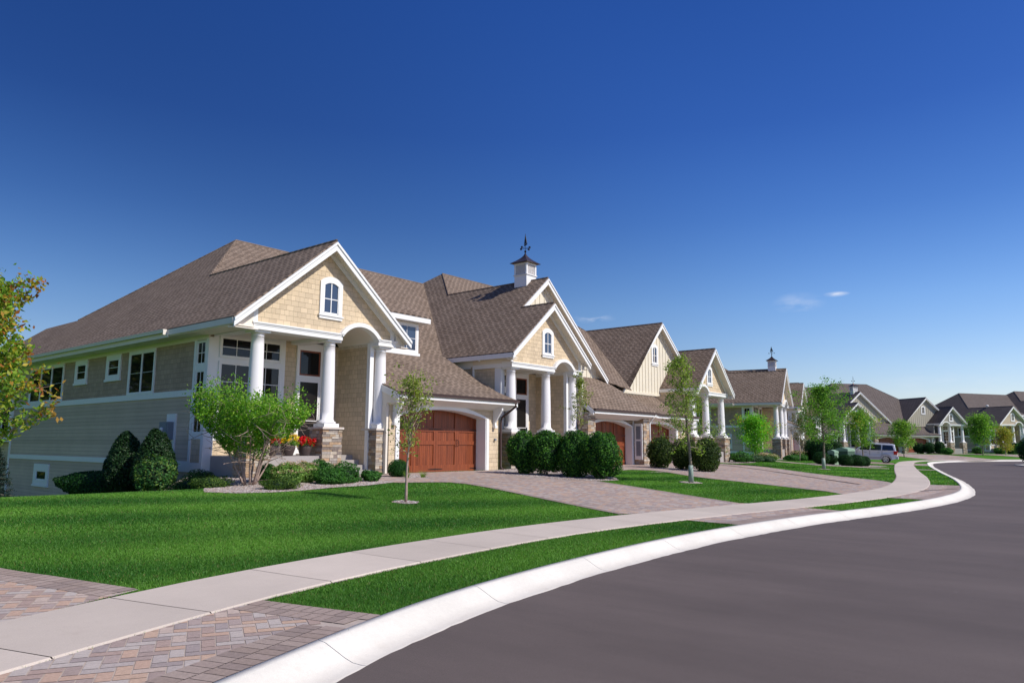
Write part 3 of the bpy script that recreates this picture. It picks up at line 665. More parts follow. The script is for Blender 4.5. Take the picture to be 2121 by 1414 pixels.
def rakes(H, L, A, Rr, y, yw, d=.27, left=True, right=True, parent=None):
    """white rake boards, crown strip and soffit of a gable overhang; L, A, Rr are (x, z) under the roofing"""
    m = MB(); s = MB(); Lz = lambda p, q: (p[0], p[1]-q)
    for ok, e, sg in ((left, L, -1), (right, Rr, 1)):
        if not ok: continue
        m.xz([Lz(e, .0), Lz(A, .0), Lz(A, d*1.15), Lz(e, d)], y-.03, y+.02)
        m.xz([Lz(e, .0), Lz(A, .0), Lz(A, d*.36), Lz(e, d*.36)], y-.07, y-.03)
        m.xz([Lz(e, d*.84), Lz(A, d*.97), Lz(A, d*1.2+.01), Lz(e, d+.03)], yw-.04, yw) if False else None
        s.xz([Lz(e, .08), Lz(A, .08), Lz(A, .11), Lz(e, .11)], y+.02, yw)
        # frieze board on the wall under the soffit
        t = .18; ex = e[0]+(A[0]-e[0])*.12; ez = e[1]+(A[1]-e[1])*.12
        m.xz([(ex, ez-.11), Lz(A, .11), Lz(A, .11+t*1.3), (ex, ez-.11-t)], yw-.035, yw)
    H.p('rake_board', m, M['white'], parent); H.p('soffit', s, M['white_in'], parent)
def column(H, x, y, z0, z1, r0=.245, r1=.2):
    m = MB(); pr = [(r0+.075, z0), (r0+.085, z0+.03), (r0+.075, z0+.065), (r0+.03, z0+.08), (r0+.02, z0+.12), (r0, z0+.14)]
    n = 10; h0, h1 = z0+.14, z1-.2
    for i in range(n+1): t = i/n; pr.append((r0+(r1-r0)*max(0, (t-.25)/.75)**1.4, h0+(h1-h0)*t))
    pr += [(r1+.012, h1+.005), (r1+.02, h1+.02), (r1+.008, h1+.035), (r1, h1+.045), (r1, h1+.1), (r1+.03, h1+.12), (r1+.075, h1+.15)]
    m.lathe(pr, x, y, 28); return H.p('column', m, M['column'], smooth=True, uv=False)
def porch(H, x0, W, zf, eL, ap, eR, mir=False, yg=21.0, floor=-.42, g0=-1.12, back=23.4, door=True, sideL=True):
    X = (lambda t: x0+W*(1-t)) if mir else (lambda t: x0+W*t)
    def bx(m, t0, t1, y0, y1, z0, z1, d0=0, d1=0):
        a, b = sorted((X(t0), X(t1))); m.box(a-(d1 if mir else d0), b+(d0 if mir else d1), y0, y1, z0, z1)
    cz = .56; tcs = (.066, .537, .93)
    for i, t in enumerate(tcs):
        cx = X(t); m = MB(); m.box(cx-.31, cx+.31, yg+.06, yg+.68, cz, cz+.125); 
        c = column(H, cx, yg+.37, cz+.125, zf, .24, .2); H.p('plinth', m, M['white'], c)
        c2 = MB(); c2.box(cx-.29, cx+.29, yg+.08, yg+.66, zf-.075, zf); H.p('capital', c2, M['white'], c)
        s = MB(); stones(s, cx-.39, cx+.39, yg+0, yg+.75, g0-.25, .49, 'flr' if i == 1 else 'fl'); sp = H.p('stone_pier', s, M['stone'], colors=True, uv=False)
        k = MB(); k.box(cx-.45, cx+.45, yg-.06, yg+.81, .49, cz); H.p('cap', k, M['cap'], sp)
    b = MB(); bx(b, 0, .585, yg, yg+.55, zf, zf+.19); bx(b, 0, .585, yg-.05, yg+.55, zf+.19, zf+.235, .05, .05); bx(b, 0, .585, yg-.02, yg+.56, zf+.14, zf+.19, .02, .02)
    bx(b, .86, 1.0, yg, back, zf, zf+.19); bx(b, .86, 1.0, yg-.05, yg+.5, zf+.19, zf+.235, .05, .05); bx(b, .86, 1.0, yg-.02, yg+.5, zf+.14, zf+.19, .02, .02)
    bx(b, 0, .08, yg+.55, back, zf, zf+.19); bx(b, .50, .585, yg+.55, back, zf, zf+.19); H.p('porch_beam', b, M['white'])
    c = MB(); bx(c, .08, .50, yg+.55, back, zf+.12, zf+.16); H.p('porch_ceiling', c, M['white_in'])
    # arch over the steps with its vault
    ct = (.585+.86)/2; cx = X(ct); hw = abs(X(.86)-X(.585))/2; rise = .38*W/5.98; o = arc(cx, zf+.22, hw+.11, rise+.13, 18); i_ = arc(cx, zf+.14, hw+.0, rise+.06, 18)
    m = MB()
    for k in range(18): m.prism([(o[k][0], yg-.05, o[k][1]), (o[k+1][0], yg-.05, o[k+1][1]), (i_[k+1][0], yg-.05, i_[k+1][1]), (i_[k][0], yg-.05, i_[k][1])], (0, .3, 0))
    H.p('arch_band', m, M['white'])
    v = MB()
    for k in range(18): v.poly([(i_[k][0], yg+.25, i_[k][1]), (i_[k+1][0], yg+.25, i_[k+1][1]), (i_[k+1][0], back, i_[k+1][1]), (i_[k][0], back, i_[k][1])])
    H.p('vault', v, M['white_in'], smooth=True)
    # gable wall with the arch cut out of it
    xl, xr = x0+.02, x0+W-.02; zt = zf+.2
    def under(x): 
        t = (x-eL[0])/(ap[0]-eL[0]) if x < ap[0] else (eR[0]-x)/(eR[0]-ap[0]); e = eL if x < ap[0] else eR
        return e[1]+(ap[1]-e[1])*t-.1
    mid = [(a, max(zz, zt)) for a, zz in arc(cx, zf+.18, hw+.05, rise+.1, 18)]
    pts = [(xl, zt)]+mid+[(xr, zt), (xr, under(xr)), (ap[0], ap[1]-.1), (xl, under(xl))]
    g = MB(); g.prism([(x, yg+.12, z) for x, z in pts], (0, .08, 0)); H.p('gable_wall', g, H.m['sh'])
    g = MB(); g.box(xl-.02, xl+.16, yg+.075, yg+.125, zt+.03, under(xl+.0)-.06); H.p('corner_board', g, M['white']); g = MB(); g.box(xr-.16, xr+.02, yg+.075, yg+.125, zt+.03, under(xr)-.06); H.p('corner_board', g, M['white'])
    rakes(H, (eL[0], eL[1]-.06), (ap[0], ap[1]-.06), (eR[0], eR[1]-.06), 20.65-21+yg, yg+.12)
    gable_window(H, x0+W*.5+(-.02 if mir else .02), yg+.12, zf+.2+.64*W/5.98, .95*W/5.98, 1.3*W/5.98)
    # boxed ends of the porch roof between beam and soffit
    for side, e in (('l', eL), ('r', eR)):
        q = MB(); a = x0-.01 if side == 'l' else x0+W-.03; zz = e[1]+(ap[1]-e[1])*abs((a-e[0])/(ap[0]-e[0]))-.24
        q.box(a, a+.04, yg+.12, back, zf+.19, zz)
        o_, i2 = (e[0]+.03, a) if side == 'l' else (e[0]-.03, a+.04)
        q.prism([(o_, yg+.0, e[1]-.32), (i2, yg+.0, e[1]-.32), (i2, yg+.0, zz), (o_, yg+.0, e[1]-.12)], (0, .05, 0)); q.box(min(o_, i2), max(o_, i2), 20.7-21+yg, yg+.0, e[1]-.34, e[1]-.31)
        H.p('cornice_return', q, M['white_in'])
    # slab and steps
    s = MB(); bx(s, 0.0, .60, yg+.1, back+.02, g0-.3, floor, -.1); bx(s, .60, .92, yg+1.3, back+.02, g0-.3, floor)
    H.p('porch_slab', s, M['slab'])
    st = MB(); nst = 3; dz = (floor-(g0))/(nst+1)
    for k in range(nst): bx(st, .60, .92, yg+.2+.36*k, yg+1.3, g0-.2, g0+dz*(k+1))
    H.p('front_steps', st, M['slab'])
    # back wall, side wall of the stairwell, door
    wz = zf+.12; w_ = MB(); a, b_ = sorted((X(0), X(.9))); w_.box(a+.02, b_-.02, back, back+.15, g0, wz); H.p('porch_wall', w_, H.m['sh'])
    w_ = MB()
    if mir: w_.box(X(.90), X(.86), yg+.5, back, g0, wz)
    else: w_.box(X(.86), X(.90), yg+.5, back, g0, wz)
    H.p('stair_wall', w_, H.m['sh']); w_ = MB(); bx(w_, .855, .885, yg+.42, yg+.5, g0, wz); bx(w_, .855, .86, yg+.5, yg+.6, g0, wz); H.p('corner_board', w_, M['white'])
    f = ('f', back); dz0 = floor
    t0, t1 = .545, .735; a, b_ = sorted((X(t0), X(t1)))
    B = fr(f); m = MB(); B(m, a-.02, a+.10, 0, .07, dz0, wz); B(m, b_-.10, b_+.02, 0, .07, dz0, wz); B(m, a+.1, b_-.1, 0, .06, wz-.28, wz); B(m, a+.1, b_-.1, 0, .06, dz0+2.78, dz0+2.93)
    fd = H.p('door_frame', m, M['white'])
    m = MB(); B(m, a+.1, b_-.1, .005, .03, dz0+.04, dz0+2.78); dd = H.p('front_door', m, M['dark'])
    m = MB(); B(m, a+.10, a+.17, .03, .045, dz0+.04, dz0+2.78); B(m, b_-.17, b_-.10, .03, .045, dz0+.04, dz0+2.78); B(m, a+.17, b_-.17, .03, .045, dz0+2.69, dz0+2.78); B(m, a+.17, b_-.17, .03, .04, dz0+1.24, dz0+1.27); B(m, a+.17, b_-.17, .03, .045, dz0+.04, dz0+.2)
    H.p('storm_door_frame', m, M['column'], dd)
    m = MB(); B(m, b_-.16, b_-.12, .045, .1, dz0+1.1, dz0+1.28); H.p('handle', m, M['iron'], dd)
    m = MB(); B(m, a+.1, b_-.1, .005, .02, dz0+2.93, wz-.28); H.p('transom', m, M['glass'])
    m = MB()
    for q in ((a+.1, a+.16), (b_-.16, b_-.1)): B(m, q[0], q[1], .02, .035, dz0+2.93, wz-.28)
    B(m, a+.16, b_-.16, .02, .035, wz-.34, wz-.28); B(m, a+.16, b_-.16, .02, .035, dz0+2.93, dz0+2.99); H.p('transom_frame', m, M['wood'], colors=True)
    # tall corner windows under their transoms
    a, b_ = sorted((X(.03), X(.435)))
    m = MB(); B(m, a-.2, b_+.16, 0, .03, dz0+.5, wz); H.p('window_surround', m, M['white'])
    f2 = ('f', back-.03); window(H, f2, a, b_, wz-.86, wz-.1, 2, 2, 2, .06); window(H, f2, a, b_, dz0+.62, wz-.98, 2, 4, 2, .06)
def garage_front(H, x0, x1, yd, yw, zs, zc, g0, wx0, wx1, ztop, stone=False, xj=None, handles=True):
    """door x0..x1 at depth yd, wall face at yw, arched opening springing at zs, crown at zc"""
    cx = (x0+x1)/2; hw = (x1-x0)/2; a = arc(cx, zs, hw, zc-zs, 16)
    m = MB(); nb = int((x1-x0)/.105); bw = (x1-x0)/nb
    def top(x): r = (hw*hw+(zc-zs)**2)/(2*(zc-zs)); return zc-r+math.sqrt(max(0, r*r-(x-cx)**2))
    for i in range(nb):
        xa = x0+i*bw; k = random.uniform(.72, 1.15); m.box(xa+.003, xa+bw-.003, yd, yd+.03, g0+.01, top(xa+bw/2)+.05, (k, k, k))
    dr = H.p('garage_door', m, M['wood'], colors=True, uv=False)
    m = MB(); q = .06; k = lambda: (lambda v: (v, v, v))(random.uniform(.92, 1.08))
    W4 = (x1-x0)/4
    for i in range(5):
        xa = x0+W4*i; hw_ = .10 if i in (0, 4) else (.115 if i == 2 else .1); l, r = (xa, xa+hw_) if i == 0 else ((xa-hw_, xa) if i == 4 else (xa-hw_, xa+hw_))
        m.box(l, r, yd-.035, yd, g0+.02, top((l+r)/2)+.03, k())
        if i in (1, 2, 3): m.box(xa-.006, xa+.006, yd-.037, yd-.03, g0+.02, top(xa), (.25, .25, .25))
    hgt = zs-g0
    for z_, h_ in ((g0+.02, .26), (g0+hgt*.50, .16), (g0+hgt*.74, .15)):
        for i in range(4): m.box(x0+W4*i+.1, x0+W4*(i+1)-.1, yd-.03, yd, z_, z_+h_, k())
    H.p('rail', m, M['wood'], dr, colors=True, uv=False)
    if handles:
        for i in (1, 3):
            for sx in (-1, 1):
                h = MB(); hx = x0+W4*i+sx*.055; zz = g0+hgt*.47
                h.tube([(hx-sx*.02, yd-.035, zz), (hx, yd-.09, zz+.03), (hx+sx*.015, yd-.095, zz+.13), (hx, yd-.09, zz+.24), (hx-sx*.02, yd-.035, zz+.27)], .011, 6); H.p('handle', h, M['iron'], dr, uv=False)
        for zz in (g0+.12, g0+hgt*.78):
            for xa, s1 in ((x0, 1), (x0+2*W4, 1), (x0+2*W4, -1), (x1, -1)):
                h = MB(); h.xz([(xa, zz-.025), (xa+s1*.36, zz-.012), (xa+s1*.42, zz), (xa+s1*.36, zz+.012), (xa, zz+.025)], yd-.045, yd-.034); H.p('strap_hinge', h, M['iron'], dr, uv=False)
    # reveal, casing and wall
    m = MB(); m.box(x0-.04, x0, yw-.02, yd+.03, g0, zs); m.box(x1, x1+.04, yw-.02, yd+.03, g0, zs)
    m.box(x0-.20, x0-.04, yw-.05, yw+.05, g0, zs); m.box(x1+.04, x1+.20, yw-.05, yw+.05, g0, zs)
    o = arc(cx, zs-.0, hw+.2, zc-zs+.2, 16)
    for j in range(16): m.prism([(a[j][0], yw-.05, a[j][1]), (a[j+1][0], yw-.05, a[j+1][1]), (o[j+1][0], yw-.05, o[j+1][1]), (o[j][0], yw-.05, o[j][1])], (0, .07, 0))
    for j in range(16): m.poly([(a[j][0], yw, a[j][1]), (a[j+1][0], yw, a[j+1][1]), (a[j+1][0], yd+.03, a[j+1][1]), (a[j][0], yd+.03, a[j][1])])
    H.p('garage_casing', m, M['white'])
    m = MB(); pts = [(wx0, g0)]+[(x0-.1, g0), (x0-.1, zs)]+[(p[0], p[1]+.05) for p in arc(cx, zs, hw+.1, zc-zs+.05, 16)]+[(x1+.1, zs), (x1+.1, g0), (wx1, g0), (wx1, ztop), (wx0, ztop)]
    m.prism([(x, yw, z) for x, z in pts], (0, .12, 0)); H.p('garage_wall', m, M['stone_tex'] if stone else H.m['sh'])
    m = MB(); m.box(wx0, wx1, yd+.03, yd+.1, g0, ztop)
    H.p('garage_back', m, M['dark']); s = MB(); s.box(x0-.3, x1+.3, yw-.35, yd+.1, g0-.2, g0+.012); H.p('door_apron', s, M['slab'])
def caps(H, rf, L_):
    for a, b in L_: m = MB(); m.tube([a, b], .045, 6); H.p('ridge_cap', m, H.m['roof'], rf)
def slope_board(H, x, prof, d=.24):
    m = MB()
    m.prism([(x, y, z-.05) for y, z in prof]+[(x, y, z-.05-d) for y, z in reversed(prof)], (.05, 0, 0)); H.p('rake_board', m, M['white'])
def bracket(H, x, y, z):
    m = MB(); w_ = .09
    m.prism([(x, y, z), (x, y-.5, z), (x, y-.5, z-.1), (x, y-.12, z-.62), (x, y-.12, z-.8), (x, y, z-.8)], (w_, 0, 0)); m.box(x-.03, x+w_+.03, y-.16, y, z-.86, z-.74)
    H.p('bracket', m, M['white'])
def eave(H, x0, x1, y, z, yw, ret=.0):
    """front gutter, fascia and sloped soffit of a garage eave"""
    m = MB(); m.box(x0, x1, y-.12, y+.0, z-.13, z-.03); m.box(x0, x1, y-.14, y-.0, z-.05, z-.02); H.p('gutter', m, M['gutter'])
    m = MB(); m.box(x0+.04, x1-.06, y-.0, y+.04, z-.26, z-.03); m.box(x0+.04, x1-.06, y-.055, y-.0, z-.26, z-.2); m.prism([(x0+.04, y+.04, z-.26), (x0+.04, yw, z-.48), (x0+.04, yw, z-.42), (x0+.04, y+.04, z-.2)], (x1-x0-.1, 0, 0))
    H.p('fascia', m, M['white'])
    m = MB(); m.box(x0+.06, x1-.1, y+.04, yw, z-.25, z-.2); H.p('soffit', m, M['white_in'])
def cupola(H, cx, cy, zr):
    w_ = .42; m = MB(); m.box(cx-w_, cx+w_, cy-w_, cy+w_, zr-.75, zr+.28); m.box(cx-w_-.05, cx+w_+.05, cy-w_-.05, cy+w_+.05, zr+.28, zr+.32)
    for sx in (-1, 1):
        for sy in (-1, 1): m.box(cx+sx*(w_-.04)-.05, cx+sx*(w_-.04)+.05, cy+sy*(w_-.04)-.05, cy+sy*(w_-.04)+.05, zr+.32, zr+.98)
    m.box(cx-w_, cx+w_, cy-w_, cy+w_, zr+.88, zr+.98); m.box(cx-w_+.06, cx+w_-.06, cy-w_+.06, cy+w_-.06, zr+.32, zr+.88)
    c = H.p('cupola', m, M['white'])
    l = MB()
    for i in range(9):
        z = zr+.36+i*.058
        l.prism([(cx-w_+.08, cy-w_+.005, z), (cx-w_+.08, cy-w_+.05, z+.05), (cx-w_+.08, cy-w_+.06, z+.05), (cx-w_+.08, cy-w_+.015, z)], (2*w_-.16, 0, 0))
        l.prism([(cx-w_+.005, cy-w_+.08, z), (cx-w_+.05, cy-w_+.08, z+.05), (cx-w_+.06, cy-w_+.08, z+.05), (cx-w_+.015, cy-w_+.08, z)], (0, 2*w_-.16, 0))
    H.p('louvre', l, M['column'], c)
    r = MB(); pr = []
    for i in range(9): t = i/8; pr.append(((.60*(1-t)**1.75+.02)*1.414, zr+.98+.62*t))
    r.lathe([(.78, zr+.955)]+pr, cx, cy, 4, .5); H.p('cupola_roof', r, M['bronze'], c)
    v = MB(); v.tube([(cx, cy, zr+1.55), (cx, cy, zr+2.68)], .012, 6); v.lathe([(.01, zr+1.60), (.05, zr+1.64), (.065, zr+1.68), (.05, zr+1.72), (.01, zr+1.76)], cx, cy, 10)
    for d in ((1, 0), (0, 1)):
        v.tube([(cx-d[0]*.3, cy-d[1]*.3, zr+1.86), (cx+d[0]*.3, cy+d[1]*.3, zr+1.86)], .01, 5)
        for s in (-1, 1): v.box(cx+d[0]*s*.3-.04, cx+d[0]*s*.3+.04, cy+d[1]*s*.3-.04, cy+d[1]*s*.3+.04, zr+1.82, zr+1.91)
    sv_ = lambda P: v.prism([(cx+p*.5, cy+p*.86, zr+q) for p, q in P], (.02, -.012, 0))
    sv_([(-.2, 2.02), (.16, 2.02), (.24, 2.1), (-.26, 2.1)]); sv_([(.02, 2.13), (.2, 2.13), (.02, 2.66)]); sv_([(-.2, 2.13), (-.02, 2.13), (-.02, 2.55)])
    H.p('weather_vane', v, M['iron'], c, uv=False)
def left_wall(H, x, ys, g0):
    pass
def house_one(mats, label, group, near=True):
    """gabled porch on the left, hipped main roof, two-car garage with a dormer over it"""
    H = House((12.4, 21.0, -1.12), mats, label, group)
    s = .861; LP = lambda x: 3.95+s*(x-11.7); fy = lambda z: 34.1-(10.28-z)/.673; FZ = lambda y: 10.28-.673*(34.1-y)
    xl, xa, xr = 11.62, 15.32, 18.95; za = LP(xa); zr = za-s*(xr-xa)
    G = (xa, fy(za), za); P = (19.05, 34.1, LP(19.05)); z0 = P[2]; FZ = lambda y: z0-.673*(34.1-y); fy = lambda z: 34.1-(z0-z)/.673
    G = (xa, fy(za), za); zl = LP(xl)
    Q = (14.2, 40.25, LP(14.2)); E_ = (14.2, 44.6, LP(14.2)); be = 46.6
    V2 = (32.25, 34.1, z0); F1 = (25.15, 25.15, FZ(25.15)); F0 = (xa+(za-FZ(25.15))/s, 25.15, FZ(25.15))
    Rv = (xr, fy(zr), zr); xg = 24.9
    prof = [(20.2, 1.9), (21.4, 2.33), (22.5, 2.9), (23.8, 3.62), (25.15, FZ(25.15))]
    polys = [[(xl, 20.65, zl), (xa, 20.65, za), G, P, Q, E_, (xl, be, zl)],
             [(xa, 20.65, za), (xr, 20.65, zr), Rv, G],
             [G, F0, F1, V2, P],
             [Q, P, V2, (32.25, 43.3, z0-.673*9.2), (xl+6, 43.3, z0-.673*9.2), (16.2, 40.25+.01, LP(14.2))],
             [E_, Q, (17.2, 40.25, zl+.2), (17.2, be, zl)], [E_, (17.2, be, zl), (xl, be, zl)]]
    for (ya, zA), (yb, zB) in zip(prof[:-1], prof[1:]): polys.append([(18.0, ya, zA), (xg+(yb > 24)*.0, ya, zA), (xg+.25*(yb > 24), yb, zB), (18.0, yb, zB)])
    rf = roof(H, polys)
    # hips and ridge capping
    caps(H, rf, ((P, V2), (P, Q), (G, (xa, 20.65, za)), (P, G)))
    porch(H, 12.5, 5.98, 3.62, (xl, zl), (xa, za), (xr, zr))
    # eaves of the long left side
    m = MB(); m.box(xl-.02, xl+.03, 20.7, 24.9, zl-.24, zl-.05); m.box(xl-.0, xl+.04, 24.9, be, zl-.3, zl-.05); H.p('fascia', m, M['white_in'])
    m = MB(); m.box(xl-.13, xl-.02, 25.0, be, zl-.14, zl-.05); m.box(xl-.15, xl-.0, 25.0, be, zl-.06, zl-.03); m.box(xl-.14, xl+.0, 24.97, 25.0, zl-.22, zl-.03); H.p('gutter', m, M['white_in'])
    m = MB(); m.box(xl+.04, 12.4, 20.75, be, zl-.27, zl-.22); H.p('soffit', m, M['white_in'])
    # left wall: shingles over clapboard, white belts
    wx = 12.35; yf, yb = 23.4, 42.3
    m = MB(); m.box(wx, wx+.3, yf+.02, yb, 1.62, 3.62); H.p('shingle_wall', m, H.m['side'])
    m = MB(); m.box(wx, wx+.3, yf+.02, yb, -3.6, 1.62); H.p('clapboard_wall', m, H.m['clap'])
    m = MB(); m.box(wx+.3, 31.5, 35.5, yb, -3.6, 3.7); H.p('rear_wall', m, H.m['clap'])
    B = fr(('l', wx)); m = MB(); B(m, 24.32, yb, 0, .04, 1.58, 1.80); B(m, 25.2, yb, 0, .035, -.80, -.60); B(m, yf-.02, 24.32, 0, .045, -.98, -.66); B(m, 24.32, 25.2, 0, .04, -.98, -.62); B(m, yb-.12, yb+.02, 0, .045, -3.5, 3.5)
    B(m, 24.2, 24.34, 0, .05, -.66, 3.5); B(m, yf-.02, yf+.14, 0, .05, -.66, 3.5); B(m, yf+.14, 24.2, 0, .04, 2.45, 2.62); B(m, yf+.14, 24.2, 0, .04, .12, .3); H.p('belt_board', m, M['white'])
    m = MB(); m.box(wx-.04, wx+.02, yf-.03, yf+.12, -.98, 3.5); m.box(wx+.0, wx+.3, yf-.035, yf+.02, -.98, 3.55); H.p('corner_board', m, M['white'])
    m = MB(); m.box(wx-.045, wx+.01, yf, yb, 3.47, 3.74); H.p('frieze_board', m, M['white_in'])
    m = MB(); B(m, yf+.14, 24.2, .0, .02, -.66, .12); H.p('panel', m, H.m['sh'])
    f = ('l', wx)
    window(H, f, 27.25, 29.45, 1.78, 3.47, 1, 2, 2, .09, mk=.012); window(H, f, 30.2, 31.55, 2.5, 3.47, 1, 2, 1, .18, True); window(H, f, 33.45, 34.75, 2.5, 3.47, 1, 2, 1, .18, True)
    window(H, f, 36.05, 40.2, 1.78, 3.47, 1, 2, 3, .1, mk=.012); window(H, f, 36.8, 38.6, -1.9, -.98, 1, 1, 1, .3, True)
    f = ('l', wx+.005); window(H, f, 23.56, 24.18, 2.62, 3.45, 2, 2, 1, .03); window(H, f, 23.56, 24.18, .3, 2.45, 2, 4, 1, .03)
    m = MB(); B(m, 25.35, 26.0, 0, .05, -.4, 1.0); H.p('meter_board', m, M['white'])
    m = MB(); B(m, 25.45, 26.1, .05, .25, .1, .72); B(m, 25.55, 25.95, .25, .27, .14, .66); mt = H.p('meter_box', m, M['utility']); m = MB(); m.tube([(wx-.27, 25.85, .45), (wx-.31, 25.85, .45)], .08, 12); H.p('meter_dial', m, M['column'], mt)
    # bay with tall windows at the rear corner
    m = MB(); m.box(11.75, 13.5, 42.3, 46.2, .0, 3.6); H.p('bay', m, M['white'])
    for k in range(3): window(H, ('l', 11.75), 42.45+k*1.2, 43.6+k*1.2, .25, 3.3, 1, 2, 1, .1)
    window(H, ('f', 42.3), 11.8, 12.3, .25, 3.3, 1, 2, 1, .08)
    # garage
    g0 = -1.12
    garage_front(H, 18.6, 23.45, 21.35, 20.8, 1.06, 1.36, g0, 18.1, 24.3, 1.72, False)
    m = MB(); m.box(24.18, 24.3, 20.8, 25, g0, 1.72); H.p('garage_side_wall', m, H.m['sh'])
    m = MB(); m.prism([(18.0, 20.3, 1.7), (18.0, 21.4, 2.2), (18.0, 24.4, 3.7), (18.0, 24.4, g0), (18.0, 20.85, g0), (18.0, 20.85, 1.5), (18.0, 20.3, 1.5)], (.1, 0, 0)); H.p('garage_side_wall', m, M['white_in'])
    eave(H, 18.0, 24.9, 20.2, 1.93, 20.8); bracket(H, 23.95, 20.8, 1.55); bracket(H, 18.25, 20.8, 1.55)
    m = MB(); m.tube([(24.68, 20.12, 1.82), (24.68, 20.14, 1.62), (24.62, 20.45, 1.4), (24.42, 20.7, 1.15), (24.4, 20.74, .9), (24.4, 20.74, -.95), (24.4, 20.6, -1.08)], .05, 8); H.p('downspout', m, M['gutter'], smooth=True)
    m = MB(); m.tube([(24.05, 20.8, .2), (24.05, 20.71, .2)], .05, 10); H.p('wall_light', m, M['utility'])
    slope_board(H, 17.97, prof); slope_board(H, 24.86, prof)
    # dormer
    y = 24.6; xc, hw = 21.15, 1.85; zb, zt = 3.78, 5.62
    m = MB(); m.box(xc-hw, xc+hw, y, y+3.0, zb-.3, zt+.2)
    d = H.p('dormer', m, M['white'])
    ex = hw+.42; ye = y-.42; ze = 5.78; k = 2.27; zrg = ze+.673*k; yr = fy(zrg)
    dp = [[(xc-ex, ye, ze), (xc+ex, ye, ze), (xc, ye+k, zrg)], [(xc+ex, ye, ze), (xc+ex, fy(ze), ze), (xc, yr, zrg), (xc, ye+k, zrg)], [(xc, ye+k, zrg), (xc, yr, zrg), (xc-ex, fy(ze), ze), (xc-ex, ye, ze)]]
    roof(H, dp, 'dormer_roof', .05, d)
    m = MB(); m.box(xc-ex+.02, xc+ex-.02, ye+.02, ye+.06, ze-.28, ze-.04); m.box(xc+ex-.06, xc+ex-.02, ye+.06, y+1.5, ze-.28, ze-.04); m.box(xc-ex+.02, xc-ex+.06, ye+.06, y+1.5, ze-.28, ze-.04); m.box(xc-ex+.06, xc+ex-.06, ye+.06, y+1.4, ze-.28, ze-.22); H.p('dormer_fascia', m, M['white'], d)
    wn = window(H, ('f', y), xc-hw+.02, xc+hw-.02, zb+.32, zt-.14, 2, 2, 3, .13, gmat=M['glass_blue'])
    m = MB(); m.box(xc-hw-.06, xc+hw+.06, y-.09, y, zb+.2, zb+.32); m.box(xc-hw-.02, xc+hw+.02, y-.06, y, zb-.02, zb+.2); H.p('sill', m, M['white'], wn)
    m = MB(); m.box(wx, 15, 40.2, 46.4, -3.6, 3.7); H.p('rear_wing', m, H.m['clap'])
    return H
F3 = lambda y: 1.9+.71*(y-20.4)
